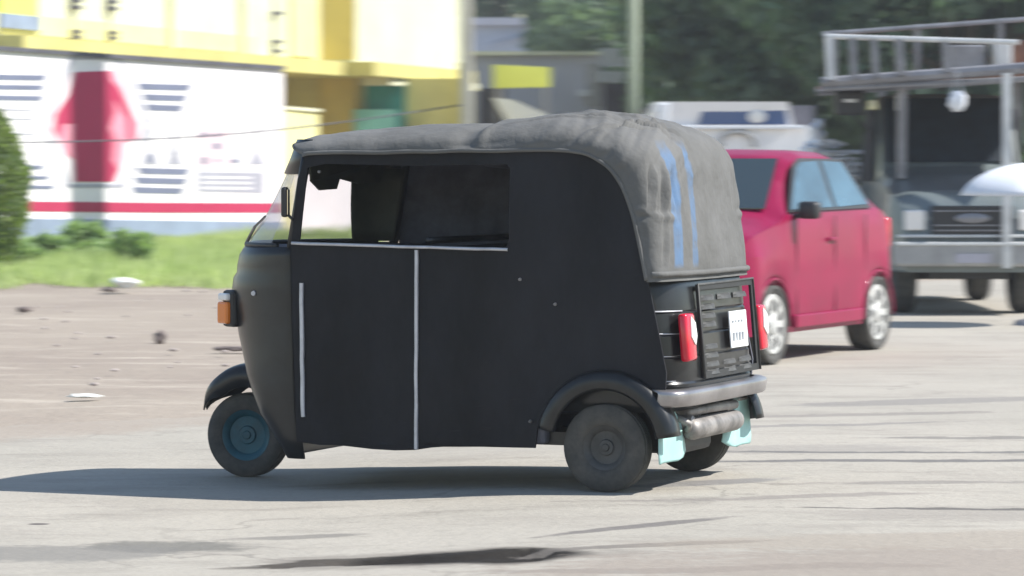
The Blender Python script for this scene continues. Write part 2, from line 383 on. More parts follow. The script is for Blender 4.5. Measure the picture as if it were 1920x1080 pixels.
# ------------------------------------------------------------------ wheels
def wheel(name, parent, loc, r, w, tyre_m, rim_m, rimr=.5, rz=0, cap=False, spokes=0):
    o = empty(name, loc=loc, rz=rz); o.parent = parent
    t = MB(); hw = w / 2; q = rimr * r
    prof = [(q * .96, hw * .75), (q * 1.05, hw * .95), (q * 1.25, hw * 1.02), ((q + r) / 2, hw * 1.05), (r * .90, hw * .98), (r * .965, hw * .82), (r * .975, hw * .62)]
    for g in (-1, 1):                                  # tread with two grooves
        pass
    tread = [(r, hw * .58), (r, hw * .28), (r * .965, hw * .25), (r * .965, hw * .17), (r, hw * .14), (r, -hw * .14), (r * .965, -hw * .17), (r * .965, -hw * .25), (r, -hw * .28), (r, -hw * .58)]
    t.lathe(prof + tread + [(a, -b) for a, b in reversed(prof)], 56)
    autosmooth(t.build('tyre', tyre_m, o), 40)
    t = MB()
    for sg in (1, -1):
        if cap:
            t.lathe([(.001, sg * hw * 1.0), (q * .3, sg * hw * 1.0), (q * .34, sg * hw * .85), (q * .75, sg * hw * .88), (q * .93, sg * hw * .95), (q * 1.0, sg * hw * .72)], 40)
        else:
            t.lathe([(.001, sg * hw * .62), (q * .14, sg * hw * .62), (q * .17, sg * hw * .5), (q * .32, sg * hw * .5), (q * .36, sg * hw * .3), (q * .55, sg * hw * .28), (q * .72, sg * hw * .34), (q * .78, sg * hw * .6), (q * .97, sg * hw * .8), (q * 1.0, sg * hw * .7)], 40)
    rim = autosmooth(t.build('rim', rim_m, o), 40)
    if cap:
        t = MB()
        for sg in ((1,) if loc[1] > 0 else (-1,)):
            for k in range(9):
                a = 6.2832 * k / 9
                P_ = [(q * .46, a - .13), (q * .80, a - .20), (q * .86, a), (q * .80, a + .20), (q * .46, a + .13)]
                t.poly([(u * math.cos(v_), u * math.sin(v_)) for u, v_ in P_], th=.006, f=lambda x, z, d: (x, sg * (hw * .905 + d), z))
        t.build('cover_slots', M['bumper_dark'], rim)
    return o

# ------------------------------------------------------------------ the auto rickshaw
tk = empty('auto_rickshaw', 'black three-wheeled auto rickshaw with grey canvas roof, crossing the dusty road in front', 'auto rickshaw', (.644, 16.09, 0), R(158))
ZO = 0.0
def sup(zc, ex, a, b, n, cnt=33, full=1.0):    # superelliptic nose section in plan
    row = []
    for i in range(cnt):
        t = (-math.pi / 2 + math.pi * i / (cnt - 1)) * full
        cs, sn = math.cos(t), math.sin(t)
        row.append((ex + a * max(0, cs) ** (2 / n), b * math.copysign(abs(sn) ** (2 / n), sn), zc))
    return row
t = MB()
nose = [(.10, 1.50, .15, .585, 4), (.2, 1.51, .22, .59, 4), (.3, 1.52, .30, .595, 3.8), (.40, 1.525, .36, .60, 3.3), (.48, 1.53, .40, .60, 3), (.57, 1.535, .455, .60, 2.4), (.66, 1.54, .495, .60, 2.15), (.76, 1.545, .525, .60, 2), (.87, 1.55, .54, .60, 2), (.93, 1.55, .53, .60, 2), (.955, 1.55, .51, .598, 2), (.99, 1.552, .505, .598, 2), (1.04, 1.553, .49, .598, 2), (1.085, 1.553, .455, .598, 2)]
t.grid([sup(z, ex, a, b, n) for z, ex, a, b, n in nose])
cowl = solid(autosmooth(t.build('front_cowl', M['black_paint'], tk), 30), .012, -1)
t = MB(); t.poly([(1.5, -.57), (2.0, -.15), (2.0, .15), (1.5, .57), (1.35, .55), (1.35, -.55)], th=.03, f=lambda a, b, q: (a, b, 1.08 + q)); t.build('dashboard', M['interior'], tk)
# windshield
gr = [sup(1.09, 1.556, .445, .585, 2), sup(1.25, 1.52, .35, .575, 2), sup(1.41, 1.495, .27, .565, 2), sup(1.50, 1.475, .235, .56, 2)]
t = MB(); t.grid([r[3:-3] for r in gr]); t.build('windshield', M['windshield'], tk, True)
hd = [sup(1.425, 1.492, .272, .572, 2), sup(1.50, 1.475, .245, .575, 2), sup(1.585, 1.455, .225, .575, 2)]
t = MB(); t.grid(hd); solid(t.build('header_panel', M['black_paint'], tk, True), .012)
for sg in (1, -1):
    t = MB(); t.tube([(1.565, sg * .585, 1.08), (1.535, sg * .585, 1.25), (1.51, sg * .582, 1.4), (1.48, sg * .58, 1.56)], .024, 10); t.build('front_pillar', M['black_paint'], tk, True)
t = MB(); t.tube([gr[0][k] for k in range(2, 31)], .012, 8); t.build('windshield_seal', M['black_plastic'], tk, True)
t = MB(); t.tube([(1.955, .25, 1.115), (1.86, .37, 1.175), (1.765, .455, 1.225)], .006, 6); t.tube([(1.97, .24, 1.095), (1.86, .37, 1.175)], .008, 6); t.build('wiper', M['alu'], tk)
# mirror
mo = MB().box((1.555, .675, 1.295), (.03, .055, .14), rz=.2, bev=.012).tube([(1.53, .6, 1.2), (1.54, .64, 1.22), (1.555, .67, 1.25)], .007, 8).build('side_mirror', M['black_plastic'], tk)
MB().box((1.5385, .672, 1.295), (.003, .04, .115), rz=.2).build('mirror_glass', M['mirror'], mo)
# side covers
arch = [(.30, .30), (.275, .36), (.22, .425), (.12, .475), (0, .50), (-.12, .49), (-.22, .445), (-.285, .39)]
side = [(1.47, 1.52), (1.511, 1.391), (1.548, 1.098), (1.544, .747), (1.517, .183), (1.40, .172), (1.30, .172), (1.13, .160), (1.02, .158), (.92, .163), (.84, .176), (.785, .181), (.60, .186), (.33, .19), (.32, .286)] + arch + [(-.297, .541), (-.209, .966), (-.179, 1.109), (-.146, 1.251), (-.108, 1.346), (-.045, 1.446), (.032, 1.50), (.109, 1.525), (.289, 1.535), (.8, 1.525)]
win = [(1.462, 1.455), (1.38, 1.472), (.9, 1.462), (.47, 1.47), (.452, 1.45), (.455, 1.12), (.47, 1.094), (.9, 1.094), (1.2, 1.10), (1.505, 1.113), (1.49, 1.25)]
def cloth(o, amp=.006, keep=.62, cuts=3):
    """loose fabric: subdivide and let it billow a little"""
    bm = bmesh.new(); bm.from_mesh(o.data)
    bmesh.ops.triangulate(bm, faces=bm.faces[:])
    for _ in range(cuts):
        ed = [e for e in bm.edges if e.calc_length() > .07]
        if not ed: break
        bmesh.ops.subdivide_edges(bm, edges=ed, cuts=1, use_grid_fill=False)
        bmesh.ops.triangulate(bm, faces=bm.faces[:])
    for q in bm.verts:
        w = noise.noise((q.co.x * 2.2, 0, q.co.z * 1.3)) + .5 * noise.noise((q.co.x * 6 + 3, 0, q.co.z * 2.5)) + .25 * noise.noise((q.co.x * 14 + q.co.z * 6, 0, q.co.z * 6))
        q.co.y += amp * w * math.copysign(1, q.co.y)
    bm.to_mesh(o.data); bm.free(); autosmooth(o, 50)
    return o
t = MB(); t.poly(side, [win], .012, lambda a, b, q: (a, .622 + q, b)); near_cover = cloth(t.build('side_cover', M['canvas_black'], tk), .016, cuts=6)
t = MB(); t.poly(side, [], .012, lambda a, b, q: (a, -.622 - q, b)); far_cover = cloth(t.build('side_cover', M['interior'], tk), .008, cuts=5)
def strip(a, b, w, name):
    a = Vector(a); b = Vector(b); n = 14; rows = []
    d = (b - a).normalized(); s = Vector((-d.y, d.x)) * w
    for i in range(n + 1):
        p = a.lerp(b, i / n) + s * .4 * noise.noise((i * .5 + a.x * 9, 2, 0)); rows.append(((p.x - s.x, .639, p.y - s.y), (p.x, .645, p.y), (p.x + s.x, .639, p.y + s.y), (p.x + s.x, .622, p.y + s.y), (p.x - s.x, .622, p.y - s.y)))
    q = MB(); q.grid(rows, True); return q.build(name, M['trim'], near_cover, True)
strip((1.54, 1.104), (.457, 1.083), .007, 'piping')
strip((.91, 1.078), (.912, .168), .0075, 'piping')
strip((1.492, .92), (1.484, .30), .0085, 'piping')
for (x, z) in [(1.40, 1.435), (.23, .84), (.40, .95), (.35, .31)]: MB().lathe([(.001, .643), (.006, .641), (.008, .628)], 12, c=(x, 0, z)).build('snap_button', M['alu'], near_cover)
# canopy: centre line and side-edge line, blended across the width
cen = [(1.665, 1.570), (1.655, 1.590), (1.56, 1.617), (1.41, 1.631), (1.2, 1.643), (1.0, 1.655), (.8, 1.664), (.66, 1.670), (.56, 1.688), (.42, 1.704), (.25, 1.711), (.1, 1.697), (-.03, 1.664), (-.14, 1.618), (-.21, 1.555), (-.25, 1.46), (-.27, 1.35), (-.285, 1.22), (-.297, 1.09), (-.305, .97), (-.31, .945)]
edg = [(1.475, 1.508), (1.47, 1.52), (1.40, 1.523), (1.28, 1.524), (1.12, 1.525), (.95, 1.527), (.78, 1.528), (.64, 1.530), (.54, 1.532), (.42, 1.534), (.29, 1.534), (.16, 1.531), (.075, 1.515), (.02, 1.488), (-.035, 1.45), (-.085, 1.385), (-.12, 1.31), (-.15, 1.22), (-.18, 1.09), (-.205, .97), (-.21, .945)]
def resample(P, n):
    out = []
    for i in range(n):
        u = i / (n - 1) * (len(P) - 1); k = min(int(u), len(P) - 2); f = u - k
        p0 = Vector(P[max(k - 1, 0)]); p1 = Vector(P[k]); p2 = Vector(P[k + 1]); p3 = Vector(P[min(k + 2, len(P) - 1)])
        out.append(.5 * ((2 * p1) + (p2 - p0) * f + (2 * p0 - 5 * p1 + 4 * p2 - p3) * f * f + (3 * p1 - p0 - 3 * p2 + p3) * f ** 3))
    return out
NU, NV = 230, 190
cu, eu = resample(cen, NU), resample(edg, NU)
rows = []
def gauss(x, c, w): return math.exp(-((x - c) / w) ** 2)
for i in range(NU):
    u = i / (NU - 1); row = []
    nn = 2.6 + 1.0 * sm((u - .55) / .2)
    tang = (cu[min(i + 1, NU - 1)] - cu[max(i - 1, 0)]).normalized(); nrm = Vector((tang.y, -tang.x)) * -1
    if nrm.y < 0 and u < .6: nrm = -nrm
    for j in range(NV):
        th = -math.pi / 2 + math.pi * j / (NV - 1)
        s = math.copysign(abs(math.sin(th)) ** (2 / nn), math.sin(th)); g = max(0, math.cos(th)) ** (2 / nn)
        p = eu[i].lerp(cu[i], g); y = .637 * s; fb = 1 - sm((u - .05) / .2); gx = math.sqrt(max(0, 1 - s * s)) * fb + g * (1 - fb); p.x = eu[i].x + (cu[i].x - eu[i].x) * gx
        P3 = Vector((p.x, y, p.y)); k = sm(g * 4)
        # sag between hoops, hoop ridges, long loose folds at the rear shoulder
        d = .009 * noise.noise((p.x * 3, y * 2.5, p.y * 3)) + .005 * noise.noise((p.x * 9, y * 7, p.y * 8))
        up_ = sm((p.y - 1.36) / .16); d += .012 * gauss(p.x, .60, .03) * up_ - .012 * gauss(p.x, .68, .05) * up_
        d -= .010 * up_ * (1 - abs(math.sin((p.x - .6) * 3.3)))
        rr = sm((.45 - p.x) / .25)
        al = (p.x - .25) * .55 + (p.y - 1.6) * .9
        d += rr * sm((p.y - 1.35) / .15) * .007 * (math.sin(40 * (y * .55 + al) + 2.5 * noise.noise((p.x * 2, y * 2, p.y * 2))) ** 3) * (.35 + .65 * sm((y + .1) / .3))
        lo = sm((1.5 - p.y) / .12)
        d += lo * .013 * math.sin(y * 46 + p.y * 5 + 3 * noise.noise((y * 2, p.y * 3, 0))) ** 3 * sm((p.y - 1.18) / .2) * sm((abs(y) - .28) / .15) * (1 if y > 0 else .4)
        d -= lo * .012 * gauss(p.y, 1.235 + .05 * (abs(y) - .6), .016) * sm((abs(y) - .42) / .08)
        d += lo * .006 * gauss(p.y, 1.262 + .05 * (abs(y) - .6), .016) * sm((abs(y) - .42) / .08)
        fy, fx = y - .30, p.x - .08                      # long pinched folds across the rear shoulder
        for (ax, ay, an, ln, wd, am) in ((.10, .34, .35, .22, .010, .020), (-.02, .44, .9, .16, .010, .018), (.22, .42, .2, .20, .010, .014), (.02, .12, .15, .24, .012, .014), (-.10, .26, .5, .14, .009, .013)):
            ex, ey = p.x - ax, y - ay; al_ = ex * math.cos(an) + ey * math.sin(an); ac_ = -ex * math.sin(an) + ey * math.cos(an)
            if p.y > 1.38: d += sm((p.y - 1.38) / .12) * am * math.exp(-(al_ / ln) ** 2) * (math.exp(-((ac_ - wd) / wd) ** 2) - 1.1 * math.exp(-((ac_ + wd) / wd) ** 2))
        if p.y < 1.5 and y > .4:
            for (zc_, yc_, hh_, ww_, am) in ((1.36, .585, .10, .010, .020), (1.34, .52, .13, .011, .016), (1.10, .56, .07, .012, .010)):
                q_ = y - yc_ + .25 * (p.y - zc_); d += sm((1.5 - p.y) / .08) * am * math.exp(-((p.y - zc_) / hh_) ** 2) * (math.exp(-((q_ - ww_) / ww_) ** 2) - math.exp(-((q_ + ww_) / ww_) ** 2))
        n3 = Vector((nrm.x * g, s * (1 - g) * 1.0, nrm.y * g + (.15 if g < .2 else 0)))
        if n3.length > 0: n3.normalize()
        P3 += n3 * d * k
        if g < .02 and u < .58: P3.z += .007 * noise.noise((p.x * 5, s, 1))
        row.append(tuple(P3))
    rows.append(row)
t = MB(); t.grid(rows)
cm = mat('grey_weathered_canvas', (.132, .131, .127), .85, var=.3, vscale=2.6, col2=(.095, .094, .088), bump=.55, bscale=9, bdist=.025)
nt = cm.node_tree; N = nt.nodes; L = nt.links; P = N['Principled BSDF']; src = P.inputs['Base Color'].links[0].from_socket
tc = N.new('ShaderNodeTexCoord'); sp = N.new('ShaderNodeSeparateXYZ'); L.new(tc.outputs['Object'], sp.inputs[0])
nz = N.new('ShaderNodeTexNoise'); nz.inputs['Scale'].default_value = 9; nz.inputs['Detail'].default_value = 6; L.new(tc.outputs['Object'], nz.inputs['Vector'])
def nm(op, a, b=None, cl=False):
    n = N.new('ShaderNodeMath'); n.operation = op; n.use_clamp = cl
    for i, q in enumerate((a, b)):
        if q is None: continue
        if isinstance(q, (int, float)): n.inputs[i].default_value = q
        else: L.new(q, n.inputs[i])
    return n.outputs[0]
yy = nm('ADD', sp.outputs[1], nm('MULTIPLY', nm('SUBTRACT', nz.outputs[0], .5), .05))
yy = nm('ADD', yy, nm('MULTIPLY', nm('SUBTRACT', sp.outputs[2], 1.0), .09))
m1 = nm('MULTIPLY', nm('SUBTRACT', .058, nm('ABSOLUTE', nm('SUBTRACT', yy, .46))), 60, True)
m2 = nm('MULTIPLY', nm('SUBTRACT', .042, nm('ABSOLUTE', nm('SUBTRACT', yy, .25))), 60, True)
st = nm('MAXIMUM', m1, m2)
st = nm('MULTIPLY', st, nm('MULTIPLY', nm('SUBTRACT', 0.0, sp.outputs[0]), 12, True))
st = nm('MULTIPLY', st, nm('MULTIPLY', nm('SUBTRACT', sp.outputs[2], 1.0), 40, True))
st = nm('MULTIPLY', st, nm('MULTIPLY', nm('SUBTRACT', 1.585, sp.outputs[2]), 14, True))
st = nm('MULTIPLY', st, nm('MULTIPLY', nm('SUBTRACT', nz.outputs[0], .30), 7, True))
mx = N.new('ShaderNodeMix'); mx.data_type = 'RGBA'; L.new(nm('MULTIPLY', st, nm('MULTIPLY', nz.outputs[0], 1.3, True)), mx.inputs[0]); L.new(src, mx.inputs[6]); mx.inputs[7].default_value = (.085, .16, .28, 1)
L.new(mx.outputs[2], P.inputs['Base Color'])
canopy = solid(t.build('canvas_canopy', cm, tk, True, norm=True), .008, 0)
canopy['label'] = 'grey weathered canvas canopy with blue painted stripes at the rear corner'
# canopy hem and hoops
t = MB(); t.tube([rows[int(NU * f)][NV - 1] for f in [k / 60 for k in range(0, 59)]], .010, 8); t.build('hem', cm, canopy, True)
t = MB(); t.tube([(p[0] - .004, p[1], p[2] + .03) for p in rows[-4]][3:-3], .014, 8); t.build('hem', M['trim'] if False else cm, canopy, True)
# inner parts
MB().box((.75, 0, .23), (1.55, 1.1, .06)).build('floor_pan', M['black_paint'], tk)
MB().box((.10, 0, .55), (.5, 1.12, .14), bev=.03).build('rear_seat', M['seat'], tk)
MB().box((-.10, 0, .85), (.12, 1.12, .5), ry=-.15, bev=.03).build('seat_back', M['seat'], tk)
MB().box((1.08, 0, .55), (.35, .5, .14), bev=.03).build('driver_seat', M['seat'], tk)
MB().box((.88, 0, .78), (.03, 1.18, .62)).build('partition', M['interior'], tk)
t = MB()
for sg in (-1,): t.tube([(.88, sg * .57, .5), (.88, sg * .57, 1.53)], .016, 8)
t.tube([(.88, -.57, 1.12), (.88, .57, 1.12)], .016, 8); t.build('cabin_frame', M['black_paint'], tk, True)
t = MB(); t.tube([(1.9, 0, .3), (1.60, 0, 1.0), (1.56, 0, 1.06)], .025, 8).tube([(1.48, -.33, 1.07), (1.56, -.15, 1.05), (1.56, .15, 1.05), (1.48, .33, 1.07)], .014, 8); t.build('handlebar', M['black_plastic'], tk, True)
t = MB(); t.poly([(-.50, 1.50), (-.46, 1.38), (-.30, 1.375), (-.14, 1.40), (-.12, 1.35), (.06, 1.345), (.2, 1.39), (.26, 1.50)], th=.01, f=lambda a, b, q: (1.56 + .1 * (1.5 - b) + q + .1 * math.cos(a * 3), a, b)); t.build('sun_visor', M['seat'], tk)
t = MB(); t.poly([(1.30, -.60), (1.62, -.60), (1.58, -.60 + .0)], th=.01) if False else None
t = MB(); t.grid([[((1.555 - .18 * (z - 1.09)) + .95 * (.435 - .55 * (z - 1.09)) * a * (.47 + .95 * (z - 1.09)), -math.sqrt(max(0, 1 - (a * (.47 + .95 * (z - 1.09))) ** 2)) * .56, z) for a in [k / 12 for k in range(13)]] for z in frange(1.09, 1.45, .06)])
solid(t.build('dark_windscreen_sheet', M['seat'], tk, True), .006)  # olive sheet added to keep the far side of the windscreen dark
t = MB()
n = 40; rr = []
for i in range(n + 1):
    a = i / n; rr.append([(a * .40 + .48, y, 1.505 - .055 * math.sin(math.pi * a) * (1 - (y / .6) ** 2)) for y in frange(-.6, .6, .1)])
t.grid(rr); solid(t.build('roof_lining', M['interior'], tk, True), .005)
# turn signals
for sg in (1, -1):
    h = MB().box((1.955, sg * .335, .785), (.10, .15, .175), rz=-sg * .55, bev=.018).build('turn_signal', M['black_plastic'], tk)
    MB().box((1.985, sg * .36, .765), (.085, .125, .105), rz=-sg * .55, bev=.012).build('amber_lens', M['amber'], h)
    MB().box((1.985, sg * .36, .840), (.08, .12, .035), rz=-sg * .55, bev=.01).build('clear_lens', M['clear_lens'], h)
hl = MB().lathe([(.001, 2.10), (.05, 2.098), (.075, 2.085), (.085, 2.07), (.085, 2.0)], 28, 'X', (0, 0, .80)).build('headlight', M['clear_lens'], tk, True)
MB().lathe([(.085, 2.07), (.098, 2.082), (.1, 2.07), (.1, 2.0)], 28, 'X', (0, 0, .80)).build('bezel', M['chrome'], hl, True)
MB().lathe([(.001, 0), (.011, .0), (.013, -.012)], 14, 'Y', (1.78, .553, .865)).build('badge', M['trim'], tk)
# front wheel, steered a little, fender
wf = wheel('front_wheel', tk, (2.075, 0, .155 + ZO), .205, .10, M['tyre'], M['rim_blue'], .62, rz=R(4))
t = MB(); fr = []
for i in range(30):
    a = R(12 + i / 29 * 150); r = .262; cx, cz = 2.055 + r * math.cos(a), .215 + r * math.sin(a) * 1.06
    w = .095 * (1 - .85 * (1 - sm((i - -1) / 9)) ** 1.5); dn = .10 * sm((i + .5) / 8)
    ix, iz = -math.cos(a) * dn, -math.sin(a) * dn
    fr.append([(cx + ix, -w, cz + iz), (cx + ix * .3, -w, cz + iz * .3), (cx, -w * .8, cz - .004), (cx, -w * .4, cz + .008), (cx, 0, cz + .012), (cx, w * .4, cz + .008), (cx, w * .8, cz - .004), (cx + ix * .3, w, cz + iz * .3), (cx + ix, w, cz + iz)])
t.grid(fr); solid(t.build('front_fender', M['black_paint'], tk, True), .006)
t = MB()
for sg in (-1,): t.tube([(2.075, sg * .06, .155), (2.02, sg * .066, .33), (1.97, sg * .03, .47)], .012, 8)
t.build('fork', M['black_plastic'], tk, True)
# rear wheels and fenders
for sg in (1, -1):
    wheel('rear_wheel', tk, (0, sg * .57, .2), .200, .11, M['tyre'], M['rim_grey'], .52)
    t = MB(); fr = []
    for i in range(41):
        a = R(12 + i / 40 * 160); ca, sa = math.cos(a), math.sin(a)
        cx = -.015; f = 1 + .0 * i
        def q(r, c): return (cx + r * ca * (1.0), sg * c, .215 + r * sa * 1.0)
        fr.append([q(.325, .55), q(.333, .605), q(.330, .640), q(.318, .662), q(.295, .672), q(.262, .672), q(.248, .660)])
    t.grid(fr); solid(t.build('rear_fender', M['black_paint'], tk, True), .008)
    t = MB().tube([(-.1, sg * .5, .2), (.3, sg * .35, .25)], .025, 8); t.tube([(0, 0, .2), (0, sg * .52, .2)], .02, 8); t.build('suspension_arm', M['black_plastic'], tk, True)
MB().box((.36, .52, .27), (.14, .16, .13), bev=.02).build('battery_box', M['interior'], tk)
# rear body
def tailrow(z, xr, b=.608, n=6, x0=.25):
    row = []
    for i in range(49):
        th = -math.pi / 2 + math.pi * i / 48; cs, sn = max(0, math.cos(th)), math.sin(th)
        row.append((x0 - (x0 - xr) * cs ** (2 / n), b * math.copysign(abs(sn) ** (2 / n), sn), z))
    return row
tl = [(.36, -.30, .60), (.42, -.348, .608), (.485, -.355, .61), (.495, -.349, .605), (.505, -.353, .608), (.60, -.347, .608), (.607, -.341, .604), (.615, -.346, .608), (.70, -.338, .608), (.707, -.331, .604), (.715, -.335, .607), (.80, -.325, .606), (.807, -.318, .602), (.815, -.322, .605), (.90, -.312, .603), (.95, -.298, .60), (.975, -.28, .595), (.98, -.2, .55)]
t = MB(); t.grid([tailrow(z, x, b) for z, x, b in tl]); tail = solid(autosmooth(t.build('rear_body', M['black_paint'], tk), 30), .01, -1)
for z in (.50, .611, .711, .811):
    xr = -.345 + (z - .5) * .075
    t = MB(); t.tube([p for p in tailrow(z, xr, .609)[30:47]], .004, 6); t.build('swage_line', M['trim'], tail, True)
# engine hatch with louvres
def onrear(y, z, off=0): return (-.357 + (z - .42) * .082 - off, y, z)
t = MB(); t.poly([(-.50, .50), (.30, .50), (.30, .925), (-.50, .925)], [[(-.47, .53), (-.47, .90), (.27, .90), (.27, .53)]], .012, lambda a, b, q: onrear(a, b, .016 + q)); hatch = t.build('engine_hatch', M['black_plastic'], tk, bev=.003)
t = MB(); t.tube([onrear(.30, .50, .018), onrear(.30, .925, .018), onrear(-.50, .93, .018), onrear(-.51, .5, .018)], .006, 8); t.build('hatch_edge', M['rim_grey'], hatch, True)
for z in (.86, .82, .78, .74, .64, .60, .56, .525):
    for y0, y1 in ((.05, .23), (-.19, -.01), (-.42, -.24)):
        if y0 < 0 and .58 < z < .83 and not (y0 == -.42 and z < .6): continue
        t = MB(); a = onrear(y0, z, .004); b = onrear(y1, z, .004)
        n_ = 9; rr = []
        for i in range(n_):
            f = i / (n_ - 1); y = y0 + (y1 - y0) * f; e = math.sin(math.pi * f) ** .4
            rr.append([onrear(y, z + .013, 0), onrear(y, z + .004, .018 * e), onrear(y, z - .010, .022 * e), onrear(y, z - .012, 0)])
        t.grid(rr); t.build('louvre', M['rim_grey'], hatch)
pl = MB().box(onrear(-.19, .705, .03), (.008, .25, .17), ry=.08, bev=.003).build('number_plate', M['plate'], tk)
for i, w in enumerate((.03, .014, .026, .02)):
    y = -.105 - i * .044
    MB().box((onrear(y, .672, .036)[0], y, .672), (.003, w, .038)).build('plate_mark', M['plate_ink'], pl); MB().box((onrear(y, .742, .036)[0], y, .742), (.003, w * .8, .010)).build('plate_mark', M['plate_ink'], pl)
for sg, yy_ in ((1, .475), (-1, -.575)):
    h = MB().box((-.345, yy_, .695), (.045, .12 if sg > 0 else .10, .215), ry=.08, bev=.014).build('tail_light', M['red_lens'], tk, True)
    t = MB(); t.poly([(yy_ + .01, .79), (yy_ - .045, .76), (yy_ - .055, .70), (yy_ - .03, .66), (yy_ + .02, .70)], th=.006, f=lambda a, b, q: (-.373 - q + (b - .7) * .08, a, b)); t.build('reverse_lens', M['clear_lens'], h)
# bumper
t = MB(); bp = []
for p in tailrow(.44, -.385, .655, 7, x0=-.1): bp.append([(p[0] + .02, p[1] * .985, .392), (p[0] + .004, p[1], .394), (p[0] - .004, p[1] * 1.004, .402), (p[0] - .012, p[1] * 1.008, .445), (p[0] - .008, p[1] * 1.006, .455), (p[0] + .012, p[1] * .99, .462), (p[0] + .04, p[1] * .96, .464)])
t.grid(bp[2:-2]); solid(t.build('bumper', M['chrome'], tk, True), .008)
# exhaust, engine, flaps
def cyl(p, q, r, name, m, par, k=.85): 
    p = Vector(p); q = Vector(q); d = (q - p)
    return MB().tube([p, p + d * .03, p + d * .08, p + d * .92, p + d * .97, q], [r * .55, r * .9, r, r, r * .9, r * .5], 20).build(name, m, par, True)
cyl((-.30, .33, .27), (-.30, -.36, .27), .05, 'muffler', M['alu'], tk)
t = MB(); t.tube([(-.28, .30, .345), (-.30, .05, .35), (-.31, -.30, .345)], .022, 10); t.tube([(-.3, .34, .27), (-.33, .4, .3), (-.25, .4, .34)], .016, 8); t.build('exhaust_pipe', M['alu'], tk, True)
eng = MB().box((-.10, .05, .26), (.3, .42, .22), bev=.03).box((-.22, .2, .33), (.10, .14, .08), bev=.01).build('engine', M['black_plastic'], tk)
t = MB()
for i in range(7): t.box((-.25, .12 + i * .03, .30), (.07, .008, .13))
t.lathe([(.001, -.315), (.02, -.318), (.032, -.31), (.035, -.29), (.035, -.25)], 16, 'X', (0, .30, .30)); t.build('cooling_fins', M['alu'], eng)
for sg in (1, -1):
    t = MB(); nz_ = []
    pr = [(.385, .50, .60), (.36, .44, .635), (.30, .37, .64), (.22, .28, .65), (.17, .26, .655), (.145, .33, .65), (.135, .42, .64)]
    for z, y0, y1 in pr: nz_.append([(-.265 - .02 * (.35 - z) - .01 * math.sin(y * 20), sg * y, z) for y in [y0 + (y1 - y0) * k / 6 for k in range(7)]])
    t.grid(nz_); solid(t.build('mud_flap', M['teal_flap'], tk, True), .006)
    t = MB().tube([(-.262, sg * .47, .355), (-.262, sg * .62, .355)], .010, 6); t.build('flap_bracket', M['alu'], tk)

# ------------------------------------------------------------------ generic car body (lofted along its length, wheel arches cut in)
def carbody(root, L0, L1, prof, w, wheels, wr, m, zb=.22, belt=1.1, roofw=.58, lower_m=None):
    """prof(x) -> height of the top of the body; wheels: x of the axles"""
    rows = []
    for x in frange(L0, L1, .04):
        top = prof(x); endf = min(sm((x - L0) / .35 + .15), sm((L1 - x) / .45 + .12)); ww = w * (.80 + .20 * endf)
        zl = zb
        for wx in wheels:
            d = abs(x - wx); ra = wr * 1.17
            if d < ra: zl = max(zl, wr + math.sqrt(ra * ra - d * d) * .95)
        bz = min(belt, top - .06); k = sm((top - belt) / .35); rw = ww * (1 - k) * .9 + roofw * k
        row = [(x, 0, zb), (x, ww * .8, zb), (x, ww * .97, zl), (x, ww * 1.0, max(zl + .02, .42)), (x, ww * 1.01, max(zl + .04, .60)), (x, ww, max(zl + .06, .80)), (x, ww * .985, max(zl + .07, bz - .14)), (x, ww * .955, bz), (x, (ww * .955 + rw) / 2 + .01 * k, (bz + top - .05) / 2), (x, rw, top - .05), (x, rw * .86, top - .012), (x, rw * .5, top + .004), (x, 0, top + .01)]
        rows.append(row + [(a, -b, c) for a, b, c in reversed(row[1:-1])])
    t = MB(); _, vs = t.grid(rows, True); t.bm.faces.new(vs[0]); t.bm.faces.new(list(reversed(vs[-1])))
    bmesh.ops.remove_doubles(t.bm, verts=t.bm.verts[:], dist=.0005)
    return autosmooth(t.build('body', m, root), 32)
def interp(P):
    def f(x):
        if x <= P[0][0]: return P[0][1]
        for (a, b), (c, d) in zip(P, P[1:]):
            if x <= c: u = (x - a) / (c - a); return b + (d - b) * u
        return P[-1][1]
    return lambda x: (f(x - .05) + f(x) * 2 + f(x + .05)) / 4
car = empty('parked_car', 'crimson hatchback with silver wheel covers, just behind the rear of the rickshaw', 'car', (2.223, 27.906, 0), R(-115.2))
rp = interp([(-.52, .72), (-.50, .98), (-.42, 1.10), (-.18, 1.14), (.30, 1.52), (.7, 1.58), (1.25, 1.58), (1.5, 1.53), (2.12, 1.10), (2.7, 1.0), (2.95, .86), (3.05, .62)])
cb = carbody(car, -.52, 3.05, rp, .77, (0, 2.32), .30, M['red'], roofw=.57, belt=1.11)
def sidewin(root, pts, sg, c0, z0, c1, z1, name, m, off=.012, parent=None):
    t = MB(); t.poly(pts, th=.008, f=lambda a, b, q: (a, sg * (c0 + (c1 - c0) * (b - z0) / (z1 - z0) + off + q), b)); return t.build(name, m, parent or root)
